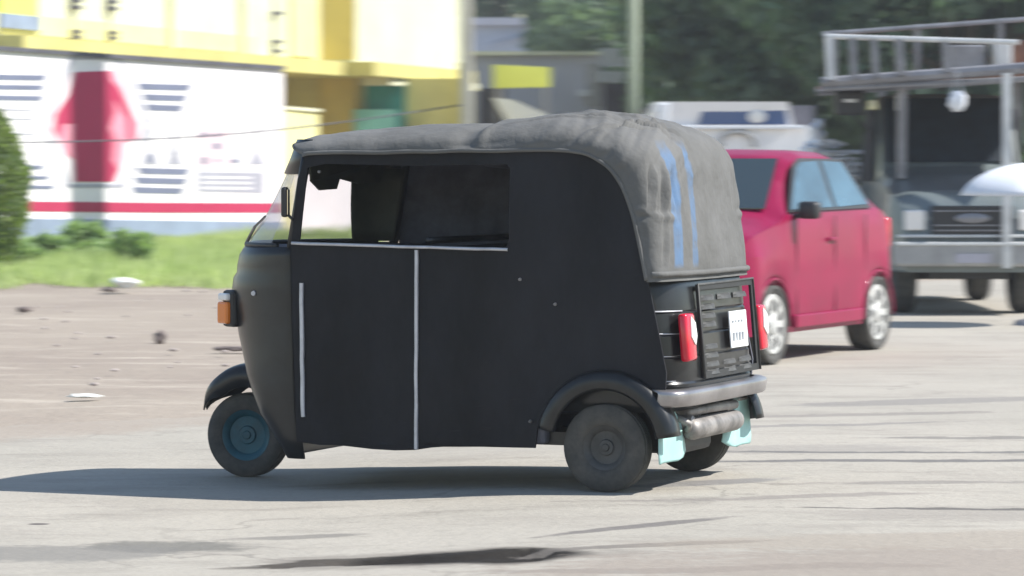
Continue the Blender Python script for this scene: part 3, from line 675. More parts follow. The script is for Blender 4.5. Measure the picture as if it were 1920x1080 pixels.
for sg in (1, -1):
    sidewin(car, [(.10, 1.13), (1.98, 1.115), (1.55, 1.47), (1.38, 1.52), (.44, 1.515)], sg, .737, 1.11, .585, 1.53, 'window_surround', M['bumper_dark'], .016)
    sidewin(car, [(.18, 1.16), (.92, 1.145), (.92, 1.50), (.48, 1.49)], sg, .737, 1.11, .585, 1.53, 'side_window', M['sky_glass'], .022)
    sidewin(car, [(1.0, 1.145), (1.92, 1.135), (1.52, 1.44), (1.38, 1.49), (1.0, 1.50)], sg, .737, 1.11, .585, 1.53, 'side_window', M['sky_glass'], .022)
    mr = MB().box((1.83, sg * .86, 1.13), (.10, .17, .13), rz=-sg * .2, bev=.03).tube([(1.83, sg * .72, 1.07), (1.83, sg * .80, 1.1)], .02, 8).build('side_mirror', M['bumper_dark'], car, True)
    MB().box((1.1, sg * .775, .90), (.16, .03, .03), bev=.01).build('door_handle', M['red'], car)
    for x in (.32, 1.02, 1.86):
        t = MB(); t.poly([(x, .34), (x + .008, .34), (x + .008, 1.08), (x, 1.08)], th=.006, f=lambda a, b, q: (a, sg * (.776 + q), b))
        t.build('door_seam', M['bumper_dark'], car)
    MB().box((1.16, sg * .775, .30), (1.5, .03, .10), bev=.012).build('side_skirt', M['red'], car)
    t = MB()
    t.box((2.93, sg * .56, .80), (.12, .28, .13), rz=-sg * .5, bev=.03); t.build('headlight', M['clear_lens'], car, True)
    MB().box((-.46, sg * .62, .92), (.10, .16, .26), rz=sg * .2, bev=.03).build('tail_light', M['red_lens'], car, True)
    for wx in (0, 2.32): wheel('wheel', car, (wx, sg * .675, .295), .295, .19, M['tyre'], M['hubcap'], .78, cap=True)
    for wx in (0, 2.32):
        t = MB(); t.tube([(wx + .35 * math.cos(R(a)), sg * .765, .295 + .335 * math.sin(R(a))) for a in range(-5, 190, 10)], .012, 8); t.build('wheel_arch_trim', M['red'], car, True)
t = MB(); t.poly([(-.60, 2.08), (.60, 2.08), (.50, 1.55), (-.50, 1.55)], th=.008, f=lambda a, b, q: (b, a, 1.135 + (2.08 - b) * .70 + .012 + q)); t.build('windshield', M['car_glass'], car)
t = MB(); t.poly([(-.52, -.14), (.52, -.14), (.46, .26), (-.46, .26)], th=.008, f=lambda a, b, q: (b, a, 1.175 + (b + .14) * .80 + .02 + q)); t.build('rear_window', M['car_glass'], car)
MB().box((3.0, 0, .42), (.16, 1.35, .22), bev=.05).build('front_bumper', M['red'], car, True)
MB().box((3.075, 0, .62), (.03, .8, .12), bev=.01).build('grille', M['bumper_dark'], car)
MB().box((-.50, 0, .42), (.14, 1.38, .26), bev=.05).build('rear_bumper', M['red'], car, True)

# ------------------------------------------------------------------ grey 4x4 facing us
jp = empty('parked_truck', 'dusty grey-green truck with dark grille and overhead rack, right of the red car', 'truck', (4.49, 36.9, .0), R(-90))
tp = interp([(-2.0, 1.1), (-1.9, 1.18), (-.3, 1.18), (-.25, 2.0), (0, 2.2), (.85, 2.2), (1.45, 1.44), (2.2, 1.37), (2.85, 1.20), (3.0, 1.0), (3.05, .8)])
carbody(jp, -2.0, 3.05, tp, .80, (-1.0, 2.3), .38, M['grey_car'], zb=.42, belt=1.25, roofw=.70)
g = MB().box((3.06, 0, .93), (.07, .80, .28), bev=.01).build('grille', M['bumper_dark'], jp)
for z in (.83, .88, 1.02): MB().box((3.10, 0, z), (.02, .76, .012)).build('grille_bar', M['steel'], g)
MB().box((3.165, 0, .70), (.02, 1.5, .03), bev=.006).build('bumper_strip', M['bright_steel'], jp)
MB().box((3.165, 0, .56), (.012, .34, .09)).build('number_plate', M['mural_pale'], jp)
t = MB(); t.lathe([(.001, .012), (.9, .010), (1, 0)], 28, 'X', (0, 0, 0)); bmesh.ops.scale(t.bm, vec=(1, .17, .05), verts=t.bm.verts); bmesh.ops.translate(t.bm, vec=(3.10, 0, .95), verts=t.bm.verts); t.build('badge', M['steel'], g, True)
MB().box((3.075, 0, .775), (.05, 1.46, .03), bev=.008).build('chrome_strip', M['bright_steel'], jp)
MB().box((3.08, 0, .60), (.16, 1.54, .24), bev=.03).build('bumper', M['grey_lower'], jp)
MB().box((.7, 0, .42), (4.2, .8, .14)).box((2.3, 0, .38), (.1, 1.2, .1)).build('chassis', M['bumper_dark'], jp)
for sg in (1, -1):
    MB().box((3.05, sg * .56, .93), (.08, .20, .20), bev=.02).build('headlight', M['clear_lens'], jp)
    for wx in (-1.0, 2.3): wheel('wheel', jp, (wx, sg * .60, .38), .38, .24, M['tyre'], M['rim_grey'], .55)
    sidewin(jp, [(.0, 1.3), (1.3, 1.3), (.88, 2.05), (.1, 2.05)], sg, .764, 1.25, .70, 2.15, 'side_window', M['dark_room'], .03)
t = MB(); t.poly([(-.66, 1.43), (.66, 1.43), (.62, .90), (-.62, .90)], th=.01, f=lambda a, b, q: (b, a, 1.49 + (1.43 - b) * 1.23 + .02 + q)); t.build('windshield', M['navy'], jp)

# overhead ladder rack carried by the truck
KR = 33.75 / 32.5
JI = (Matrix.Translation(jp.location) @ Matrix.Rotation(R(-90), 4, 'Z')).inverted()
def rel(p): x, y, z = p; return JI @ Vector((x * KR, y * KR, CH + (z - CH) * KR))
def bar(a, b, r, name, m, par=jp): return MB().tube([rel(a), rel(b)], r * 1.25, 4).build(name, m, par)
def beam(pts, r, name, m): return MB().tube([rel(p) for p in pts], r, 8).build(name, m, jp)
bar((3.74, 33.3, 1.34), (3.74, 33.2, 2.30), .045, 'rack_post', M['steel']); bar((4.64, 32.52, .5), (4.64, 32.5, 2.33), .045, 'rack_post', M['bright_steel'])
bar((3.74, 33.34, 2.0), (3.74, 33.3, 2.15), .052, 'post_plate', M['bright_steel']); bar((5.25, 36, 1.2), (5.25, 36, 2.35), .045, 'rack_post', M['steel']); bar((3.9, 36.6, 1.0), (3.9, 36.6, 2.3), .045, 'rack_post', M['steel'])
beam([(2.98, 33.3, 2.26), (5.4, 32.4, 2.42)], .055, 'front_beam', M['steel']); beam([(2.98, 33.3, 2.20), (5.4, 32.5, 2.30)], .03, 'front_beam', M['steel'])
beam([(3.2, 36.4, 2.24), (5.6, 36.2, 2.40)], .05, 'rear_beam', M['steel'])
t = MB(); t.poly([(3.02, 33.3), (5.5, 32.6), (5.5, 36.2), (3.2, 36.3)], th=.02, f=lambda a, b, q: tuple(rel((a, b, 2.27 + (a - 3) * .05 + q))))
t.build('deck', M['rust'], jp)
beam([(3.0, 33.2, 2.70), (4.75, 32.55, 2.62)], .026, 'top_rail', M['bright_steel']); beam([(3.0, 33.4, 2.73), (5.5, 33.0, 2.90)], .024, 'rear_rail', M['steel'])
for x, w_ in ((3.05, .042), (3.27, .036), (3.47, .034), (3.70, .046), (4.12, .038)): bar((x, 33.2 - (x - 3) * .35, 2.28 + (x - 3) * .06), (x - .02, 33.2 - (x - 3) * .35, 2.69 - (x - 3) * .04), w_, 'baluster', M['bright_steel'] if x < 3.1 else M['steel'])
for x in (3.1, 3.9, 4.7): bar((x, 33.35, 2.28 + (x - 3) * .06), (x, 33.35, 2.76 + (x - 3) * .07), .03, 'baluster', M['steel'])
mi = MB().box(rel((3.27, 33.6, 2.07)), (.16, .30, .25), bev=.03).tube([rel((3.27, 33.6, 2.0)), rel((3.55, 34.6, 1.8))], .015, 6).build('side_mirror', M['bumper_dark'], jp); MB().box(rel((3.27, 33.52, 2.09)), (.01, .13, .035)).build('mirror_glint', M['bright_steel'], mi)
o = tag(MB().box(at(1878, 103, 34.3), (.17, .25, .27), bev=.02).build('storage_box', M['bright_steel']), 'small white box standing on the railed rack of the grey truck', 'box')
o = tag(MB().box(at(1812, 108, 34.4), (.34, .3, .24), bev=.015).build('storage_box', M['steel']), 'grey box on the truck rack, left of the white box', 'box')
o = tag(MB().box(at(1925, 108, 34.5), (.3, .3, .34), bev=.02).build('storage_box', M['rust']), 'rusty brown box on the truck rack at the right edge of the photo', 'box')
def lumpy(center, rad, seed, name, m, parent=None, amp=.2, freq=3):
    t = MB(); bmesh.ops.create_icosphere(t.bm, subdivisions=4, radius=1)
    for q in t.bm.verts:
        k = 1 + amp * noise.noise(q.co * freq + Vector((seed, seed, 0))); q.co = Vector((q.co.x * rad[0] * k, q.co.y * rad[1] * k, q.co.z * rad[2] * k))
    return t.build(name, m, parent, True, loc=center)
bag = empty('windscreen_pale_spot', 'white lump added for the pale spot in the dark truck windscreen', 'bag', at(1795, 190, 33.9))  # lump added as the pale spot showing in the windscreen
lumpy((0, 0, 0), (.085, .07, .10), 3, 'sack', M['umbrella_white'], bag, .3)
MB().tube([(-.05, 0, .09), (0, 0, .30), (.05, 0, .09)], .006, 6).build('handle', M['umbrella_white'], bag)
# umbrella
um = empty('parasol', 'white dome parasol in front of the dark grille at the right edge', 'parasol', at(1945, 600, 31.8) * Vector((1, 1, 0)) if False else (at(1945, 0, 31.8).x, 31.8, 0))
t = MB(); rows_ = []
for i in range(13):
    u = i / 12; r = .72 * math.sin(u * 1.35) / math.sin(1.35); z = 1.49 - .30 * (1 - math.cos(u * 1.35)) / (1 - math.cos(1.35))
    rows_.append([(r * (1 - .035 * abs(math.cos(4 * a))) * math.cos(a), r * (1 - .035 * abs(math.cos(4 * a))) * math.sin(a), z) for a in [2 * math.pi * k / 64 for k in range(64)]])
t.grid(rows_, True); solid(t.build('canopy', M['umbrella_white'], um, True), .004)
for k in range(8):
    a = k * math.pi / 4 + math.pi / 8; MB().tube([(0, 0, 1.47), (.38 * math.cos(a), .38 * math.sin(a), 1.40), (.69 * math.cos(a), .69 * math.sin(a), 1.20)], .005, 5).build('rib', M['steel'], um)
MB().tube([(0, 0, 0), (0, 0, 1.53)], .016, 8).build('pole', M['bright_steel'], um, True)
MB().lathe([(.001, .07), (.05, .07), (.2, .04), (.22, 0)], 24, 'Z').build('base', M['steel'], um, True)

# ------------------------------------------------------------------ white lorry behind the red car
lo = empty('parked_lorry', 'white lorry with a dark blue windscreen, facing the road in front of the dark trees', 'lorry', (3.05, 47.2, 0), 0)
cabp = [(-1.25, .5), (-1.3, 1.2), (-1.25, 1.95), (-1.1, 2.33), (.70, 2.33), (.78, 2.0), (1.15, 1.97), (1.2, 1.2), (1.15, .5)]
t = MB(); t.poly(cabp, th=-1.8, f=lambda a, b, q: (a, q - .10 * (b > 2), b)); t.build('cab', M['lorry_white'], lo, bev=.04)
t = MB(); t.poly([(-.52, 2.02), (-.44, 2.305), (.66, 2.305), (.70, 2.02)], th=.03, f=lambda a, b, q: (a, -.03 + q * .5 - .02, b)); ws = t.build('windscreen', M['lorry_glass'], lo)
lumpy((.28, -.075, 2.13), (.12, .012, .09), 2, 'sticker', M['clear_lens'], ws, .1)
MB().box((0, -.06, 1.985), (1.9, .06, .05), bev=.01).build('sill', M['umbrella_white'], lo)
t = MB(); t.tube([(.02 + .23 * math.cos(R(a)), -.06, 1.77 + .15 * math.sin(R(a))) for a in range(-20, 201, 12)], .035, 8); t.build('steering_ring', M['grey_lower'], lo, True).name = 'emblem'
MB().box((0, 3.2, 1.55), (2.3, 4.4, 1.5)).build('cargo_body', M['cap'], lo)
MB().box((.2, -.1, .55), (2.3, .15, .3), bev=.03).build('bumper', M['grey_lower'], lo)
for sg in (1, -1):
    for wy in (.7, 4.2): wheel('wheel', lo, (sg * .95, wy, .42), .42, .26, M['tyre'], M['rim_grey'], .55, rz=R(90))
    MB().box((sg * .85, -.02, .95), (.3, .06, .2), bev=.03).build('headlight', M['clear_lens'], lo)
MB().box((-1.0, -.25, 2.15), (.14, .05, .32), bev=.02).tube([(-1.1, -.05, 2.2), (-1.0, -.25, 2.2)], .015, 6).build('side_mirror', M['umbrella_white'], lo)
# pale goods pile
gp = empty('goods_pile', 'pile of white sacks and folded sheeting behind the roof of the red car', 'sacks', (3.36, 37.5, 0))
MB().box((0, 0, .65), (.62, .6, 1.3), bev=.02).build('crate', M['interior'], gp)
for i, (dx, dz, rx_, rz_) in enumerate([(-.06, 1.80, .07, .14), (.02, 1.70, .15, .05), (-.10, 1.66, .12, .06), (.10, 1.60, .26, .035), (.02, 1.53, .30, .04), (.12, 1.46, .34, .035), (.05, 1.38, .34, .05), (.30, 1.33, .2, .05)]): lumpy((dx, -.1, dz), (rx_, .22, rz_), i * 3, 'sack', M['umbrella_white'], gp, .9, 1.6)

# ------------------------------------------------------------------ mural wall
WO = Vector((-6.2, 58.0, 0)); WD = Vector((1, 2, 0)).normalized(); WN = Vector((2, -1, 0)).normalized()
wall = empty('boundary_wall', 'long white boundary wall painted with a crimson figure, lettering bars and a crimson stripe', 'wall', WO, math.atan2(2, 1))
def onwall(px, py):
    k = (px - 960) / FPX; s = (k * WO.y - WO.x) / (WD.x - k * WD.y); Y = WO.y + s * WD.y
    return (s, CH - (py - HOR) * Y / FPX)
GR = .018
def W(a, b, q): return (a, q, b)
s0, s1 = onwall(-160, 0)[0], onwall(530, 0)[0]
ztop = lambda s: onwall(0, 95)[1] + (onwall(530, 131)[1] - onwall(0, 95)[1]) * (s - onwall(0, 0)[0]) / (s1 - onwall(0, 0)[0])
zwb = lambda s: onwall(80, 410)[1] + (onwall(500, 416)[1] - onwall(80, 410)[1]) * (s - onwall(80, 0)[0]) / (onwall(500, 0)[0] - onwall(80, 0)[0])
t = MB(); t.poly([(s0, zwb(s0)), (s1, zwb(s1)), (s1, ztop(s1)), (s0, ztop(s0))], th=-.2, f=W); t.build('wall_panel', M['white_wall'], wall)
t = MB(); t.poly([(s0, -.2), (s1, -.2), (s1, zwb(s1)), (s0, zwb(s0))], th=-.26, f=lambda a, b, q: (a, q - .03, b)); t.build('plinth', M['blue_plinth'], wall)
t = MB(); t.poly([(s0, ztop(s0)), (s1, ztop(s1)), (s1, ztop(s1) + .07), (s0, ztop(s0) + .07)], th=-.32, f=lambda a, b, q: (a, q - .06, b)); t.build('coping', M['cap'], wall)
def paint(pts, name, m, lay=1):
    t = MB(); t.poly([onwall(*p) for p in pts], th=.004, f=lambda a, b, q: (a, -.004 * lay + q * -1 - .004, b)); return t.build(name, m, wall)
paint([(-160, 372), (0, 377), (300, 380), (528, 381), (528, 399), (300, 399), (0, 396), (-160, 392)], 'painted_stripe', M['mural_red'])
# figure in pink where lit, crimson painted over it for the shaded middle
t = MB(); t.poly([onwall(*p) for p in [(130, 104), (222, 104), (282, 235), (234, 352), (122, 352), (80, 235)]], [[onwall(*p) for p in [(136, 112), (216, 112), (273, 235), (228, 345), (128, 345), (89, 235)]]], .004, lambda a, b, q: (a, -.008 - q, b)); t.build('painted_outline', M['mural_pale'], wall)
paint([(135, 137), (215, 132), (235, 175), (250, 215), (262, 232), (258, 262), (235, 268), (232, 300), (216, 340), (138, 340), (136, 300), (120, 290), (112, 268), (98, 245), (102, 215), (125, 180)], 'painted_figure', M['mural_pink'])
paint([(140, 135), (205, 133), (212, 170), (216, 210), (205, 240), (214, 262), (210, 300), (222, 318), (212, 341), (138, 341), (138, 300), (134, 270), (137, 232), (118, 232), (112, 262), (100, 240), (104, 214), (128, 176)], 'painted_figure', M['mural_red'], 2)
paint([(207, 150), (222, 165), (246, 214), (250, 262), (240, 258), (236, 222), (214, 185)], 'painted_figure', M['mural_red'], 2)
for L_ in ([(-150, 88, 141, 151), (-150, 84, 160, 169), (-150, 82, 180, 189), (-150, 84, 310, 318), (-150, 94, 330, 337), (-150, 104, 348, 355), (-150, 66, 205, 208), (-150, 66, 222, 225), (-150, 70, 250, 253)],):
    for a, b, c, d in L_: paint([(a, c - 4), (b, c), (b - 4, d), (a, d - 3)], 'painted_lettering', M['mural_grey'] if d - c > 4 else M['mural_pale'])
for a, b, c in [(256, 360, 157), (265, 352, 177), (270, 345, 196), (256, 356, 315), (250, 352, 333), (245, 346, 351)]: paint([(a, c - 1), (b, c + 2), (b - 5, c + 13), (a + 5, c + 11)], 'painted_lettering', M['mural_grey'])
paint([(368, 322), (496, 324), (496, 362), (368, 359)], 'painted_panel', M['mural_pale'])
for c in (331, 341, 351): paint([(378, c), (470, c + 1), (470, c + 4), (378, c + 3)], 'painted_lettering', M['white_wall'], 2)
for (x, y, w, h_) in [(375, 248, 14, 10), (402, 248, 10, 10), (398, 268, 16, 12), (375, 294, 14, 14), (403, 297, 9, 8), (438, 226, 9, 14), (432, 298, 18, 8), (450, 250, 4, 3)]: paint([(x, y), (x + w, y), (x + w, y + h_), (x, y + h_)], 'painted_pictogram', M['mural_grey'])
paint([(368, 240), (430, 242), (430, 312), (368, 310)], 'painted_pictogram', mat('blush_wall_paint', (.78, .60, .64), .7), .4)
for x in (278, 324, 478):
    paint([(x, 222), (x + 5, 222), (x + 6, 280), (x + 20, 308), (x - 14, 308), (x - 1, 280)], 'painted_pictogram', M['mural_pale'])
paint([(274, 290), (290, 290), (286, 304), (276, 304)], 'painted_pictogram', M['mural_grey'], 2)
paint([(322, 270), (330, 270), (330, 290), (320, 290)], 'painted_pictogram', M['mural_grey'], 2)
# pale yellow garden wall past the mural
gw = empty('garden_wall', 'low pale yellow wall continuing just right of the painted white wall', 'wall', (0, 0, 0))
a = at(531, 205, 63.2); b = at(597, 212, 66.5)
t = MB(); t.poly([(a.x, a.y), (b.x, b.y), (b.x - .2, b.y + .15), (a.x - .2, a.y + .15)], th=2.75, f=lambda p, q, r: (p, q, a.z + r)); t.build('wall_panel', M['paleyellow'], gw)
t = MB(); t.poly([(a.x + .03, a.y - .05), (b.x + .05, b.y), (b.x - .24, b.y + .2), (a.x - .24, a.y + .15)], th=-.06, f=lambda p, q, r: (p, q, a.z - r * -1 + .0)); t.build('coping', M['cream'], gw)

lw_ = empty('added_low_wall', 'added low white wall turned sunward for the bright view through the rickshaw windscreen', 'wall', (-4.0, 65.2, 0))  # wall added and turned sunward to brighten the windscreen view
MB().box((.60, 0, .62), (2.9, .2, 1.4), rz=R(62)).build('wall_panel', M['white_wall'], lw_); MB().box((.60, 0, 1.35), (2.94, .26, .06), rz=R(62)).build('coping', M['cream'], lw_)
# ------------------------------------------------------------------ yellow building
yb = empty('yellow_building', 'large cream and yellow two-storey building rising behind the painted wall', 'building', (0, 0, 0))
def prism(pts, z0, z1, name, m, par=yb, bev=0):
    t = MB(); t.poly(pts, th=(z1 - z0), f=lambda p, q, r: (p, q, z1 + r)); return t.build(name, m, par)
A0 = Vector((-8.9, 60.2)); A1 = Vector((-4.2, 75.8)); B0 = Vector((-3.44, 75.8)); B1 = Vector((-1.25, 83.2))
prism([A0, A1, B0, B1, (-12, 86), (-16, 60.2)], 3.72, 9.5, 'upper_storey', M['cream'])
# ochre colour paints the shade on the return between the two facades
prism([(A1.x + .0, A1.y - .03), (B0.x + .02, B0.y - .03), (B0.x + .02, B0.y + .12), (A1.x, A1.y + .12)], 3.78, 9.4, 'shaded_return', M['ochre_shade'])
def off(p, d): return (p[0] + d, p[1] - d * .3)
prism([off(A0, .45), off(A1, .55), (B0.x + .45, A1.y - .4), (B0.x + .55, B0.y + .1), (B1.x + .35, B1.y - .1), (-12, 85.9), (-15.9, 60.1)], 3.42, 3.72, 'balcony_slab', M['yellow'])
prism([(B0.x + .1, 77.2), (B0.x + .75, 77.0), (B1.x + .42, B1.y - .1), (-1.6, 83)], 3.25, 3.42, 'canopy_slab', M['cream'])
prism([(-9.3, 61), (-5.6, 72.5), (-5.6, 78), (-1.05, 78), (-1.05, 84), (-12, 85.7), (-15.8, 61)], -.1, 3.42, 'lower_storey', M['yellow'])
# lower facade pieces facing the camera
def fpan(px0, px1, py0, py1, Y, name, m, th=.08, par=yb):
    a, b = at(px0, py0, Y), at(px1, py1, Y); return MB().box(((a.x + b.x) / 2, Y, (a.z + b.z) / 2), (b.x - a.x, th, a.z - b.z)).build(name, m, par)
fpan(600, 668, 138, 330, 77.9, 'pilaster', M['ochre_shade'], .2)  # ochre strip paints the shade on the lower return
dr = fpan(684, 760, 158, 330, 77.9, 'door', M['door_shade_teal'], .12)
dp = fpan(664, 744, 205, 330, 77.7, 'lit_door_part', M['turq'], .06, dr)  # turquoise paints the lit lower door, dark teal its shaded top
fpan(858, 886, 118, 330, 77.8, 'pilaster', M['yellow'], .25)
# facade breaks, windows and downpipes on the lit side
def onA(px, Y0=None):
    k = (px - 960) / FPX; d = (A1 - A0).normalized(); s = (k * A0.y - A0.x) / (d.x - k * d.y); return A0 + d * s
rzA = math.atan2((A1 - A0).y, (A1 - A0).x)
def fbox(px, z, wd, h, th, name, m, par=yb):
    p = onA(px); nr = Vector((math.sin(rzA), -math.cos(rzA))); c = p + nr * (th / 2 - .01)
    return MB().box((c.x, c.y, z), (wd, th, h), rz=rzA).build(name, m, par)
w1 = fbox(30, 4.6, 1.6, 1.1, .08, 'window', M['limeyellow']); fbox(30, 3.98, 1.7, .25, .12, 'window_sill', M['blue_plinth'], w1)
fbox(315, 5.6, .18, 3.7, .16, 'pilaster', M['cream']); fbox(450, 5.6, .18, 3.7, .16, 'pilaster', M['cream'])
fbox(565, 5.6, 1.6, 3.6, .10, 'facade_panel', M['paleyellow'])
for px, zs in ((135, (4.35, 4.22, 3.78, 3.68)), (203, (4.40, 4.27, 3.82, 3.72)), (513, (4.55, 3.95, 3.75))):
    dpi = fbox(px, 5.8, .09, 4.1, .09, 'downpipe', M['cream'])
    for z in zs: fbox(px, z + .12, .30, .07, .16, 'pipe_bracket', M['cap'], dpi)
fbox(250, 3.95, 12.8, .35, .05, 'band_course', M['paleyellow'])
# yellow sign, sheet, grey building
fp = at(978, 143, 84)
sg_ = empty('roof_sign', 'bright lime yellow blank sign box fixed in front of the grey building', 'sign', (0, 0, 0))
a, b = at(925, 121, 84), at(1030, 165, 84)
t = MB(); t.poly([(a.x, a.z), (b.x, a.z - .10), (b.x, b.z), (a.x, b.z)], th=-.5, f=lambda p, q, r: (p, 84 + r + (p - a.x) * -.9, q)); t.build('sign_box', M['limeyellow'], sg_)
MB().tube([(a.x + .1, 84.5, 0), (a.x + .1, 84.5, a.z)], .06, 8).build('post', M['steel'], sg_)
MB().tube([(b.x - .1, 84, 0), (b.x - .1, 84, b.z + .1)], .04, 8).build('post', M['steel'], sg_)
gb = empty('grey_building', 'single-storey lavender grey building with a pale roof edge, behind the yellow sign', 'building', (0, 0, 0))
prism([(-2.0, 90), (2.35, 90), (2.35, 100), (-2.0, 100)], -.1, 4.32, 'wall', M['lavender'], gb)
prism([(-2.1, 89.8), (2.45, 89.8), (2.45, 100.1), (-2.1, 100.1)], 4.32, 4.42, 'roof_edge', M['cream'], gb)
prism([(2.36, 90.6), (3.2, 90.6), (3.2, 99), (2.36, 99)], -.1, 3.6, 'doorway_dark_block', M['dark_room'], gb)  # solid near-black block paints the shade of a doorway
prism([(2.3, 89.6), (3.0, 89.9), (3.0, 90.5), (2.3, 90.5)], 4.05, 4.5, 'cornice', M['umbrella_white'], gb)
prism([(2.2, 89.5), (2.95, 89.85), (2.95, 90.5), (2.2, 90.5)], 3.62, 3.9, 'cornice', M['umbrella_white'], gb)
fpan(1085, 1105, 168, 180, 89.9, 'wall_lamp', M['umbrella_white'], .1, gb)
fpan(1100, 1125, 120, 200, 89.96, 'wall_panel', M['grey_lower'], .02, gb)
fpan(896, 946, 166, 300, 86, 'doorway', M['dark_room'], .3, gb)  # near-black slab paints the shade inside the opening
a = at(925, 183, 80); b = at(1044, 222, 80)
t = MB(); t.poly([(a.x, a.z), (a.x + .45, a.z - .05), (b.x, b.z), (b.x - .25, b.z - .35), (a.x + .35, b.z - .1)], th=-1.6, f=lambda p, q, r: (p, 80 + r, q)); tag(t.build('awning', M['umbrella_white']), 'white sloping sheet awning below the lime yellow sign', 'awning')
fb = empty('sky_patch_block', 'added pale blue-grey block standing in for the sky between the pole and the trees', 'building', (0, 0, 0))
prism([(-4, 116), (3.5, 116), (3.5, 119), (-4, 119)], -.1, 6.15, 'wall', mat('sky_patch_blue', (.50, .55, .66), .8, var=.1, vscale=.3), fb)  # added block, its colour imitates blue-grey sky
prism([(-4.2, 115.7), (3.7, 115.7), (3.7, 119.2), (-4.2, 119.2)], 6.15, 6.4, 'roof', M['lavender'], fb)
t = MB(); t.poly([(-1.0, 5.45), (.4, 5.95), (1.2, 6.0), (.4, 5.8)], th=.1, f=lambda a, b, q: (a, 115.8 + q, b)); t.build('branch_streak', M['blue_plinth'], fb)  # strip added as a dark branch crossing the sky colour
# poles
t = MB(); t.box((0, -.12, 6.5), (.17, .98, 13.3)); pole1 = tag(t.build('utility_pole', M['concrete'], loc=(-.738, 56.25, 0), bev=.02), 'pale concrete utility pole at the right end of the yellow building', 'pole')  # depth and height stretched to widen its cast shadow on the painted wall
t = MB(); t.tube([(0, 0, -.1), (0, 0, 8)], [.075, .062], 14); tag(t.build('lamp_post', M['green_pole'], None, True, loc=(1.755, 50, 0)), 'pale green round steel post rising behind the rickshaw canopy', 'post')
t = MB(); p0 = Vector(at(-60, 268, 51)); p1 = Vector((-.738, 56.25, CH + (310 - 195) * 56.25 / FPX))
t.tube([p0.lerp(p1, k / 20) - Vector((0, 0, .18 * math.sin(math.pi * k / 20))) for k in range(21)], .012, 5); tag(t.build('overhead_cable', M['cap']), 'thin dark cable stretched in front of the painted wall', 'cable')

# thin dusty air
hz = bpy.data.materials.new('dusty_air'); hz.use_nodes = True; n_ = hz.node_tree.nodes; n_.remove(n_['Principled BSDF'])
pv = n_.new('ShaderNodeVolumePrincipled'); pv.inputs['Density'].default_value = .0008; pv.inputs['Color'].default_value = (.93, .95, 1, 1); pv.inputs['Anisotropy'].default_value = .1
hz.node_tree.links.new(pv.outputs[0], n_['Material Output'].inputs['Volume'])
hb = MB().box((0, 600, 7), (900, 1300, 16.2)).build('haze', hz); tag(hb, 'thin pale dusty air over the whole street', 'haze', kind='stuff')
hb.location.z = 0
# ------------------------------------------------------------------ vegetation
big = [  # x, y, crown z, radii, seed, material
    (5.1, 66, 4.6, (2.3, 2.4, 2.6), 1, 'leaf_dark'), (7.6, 60, 4.4, (3.0, 2.6, 2.6), 2, 'leaf_dark'), (10.5, 64, 4.8, (3.0, 2.6, 2.8), 3, 'leaf_dark'),
    (6.2, 74, 4.4, (3.2, 2.6, 3.0), 4, 'leaf_dark'), (9.2, 76, 4.6, (3.4, 2.6, 3.2), 5, 'leaf_dark'), (13.5, 72, 4.8, (3.6, 3, 3.2), 6, 'leaf_mid')]
lab = ['dense dark tree beside the pale green post, left end of the dark row', 'dark bushy tree directly behind the white lorry', 'dark tree rising above the truck rack, nearer of the two there',
       'dark tree in the second row, seen between the lorry and the post', 'dark tall tree in the second row behind the truck rack', 'mid green tree furthest right in the back row']
for (x, y, cz, rad, sd_, m), lb in zip(big, lab):
    tree('shade_tree', (x, y, 0), 8, cz, rad, lb, M[m], 13000, .17, 46, sd_, 'dark trees along the right side')
tree('shade_tree', (2.7, 108, 0), 8, 6.4, (2.2, 2.2, 2.4), 'blue-green tree rising behind the grey building between the two poles', M['leaf_mid'], 12000, .17, 44, 21)
tree('shade_tree', (4.2, 104, 0), 8, 5.6, (3.0, 2.4, 2.8), 'mid green tree just right of the pale green post, far behind', M['leaf_mid'], 12000, .17, 40, 22)
t = tree('overhanging_tree', (-.7, 121, 0), 8, 8.4, (3.0, 2.0, 1.7), 'thin tree whose branches hang over the pale blue-grey sky block', M['leaf_dark'], 6500, .16, 26, 23)
def hedge_fn(x0, x1, y0, y1, z1):
    def fn(g):
        x = g.uniform(x0, x1); y = g.uniform(y0, y1); h = z1 * (1 + .25 * noise.noise((x * .5, y * .3, 4)))
        return Vector((x, y, g.uniform(0, 1) ** .8 * h))
    return fn
tag(leaves(hedge_fn(3.0, 26, 84, 90, 7.5), 34000, .26, 'woodland', M['leaf_dark'], flat=.2), 'dark mass of far woodland closing the right of the street', 'woodland', kind='stuff')
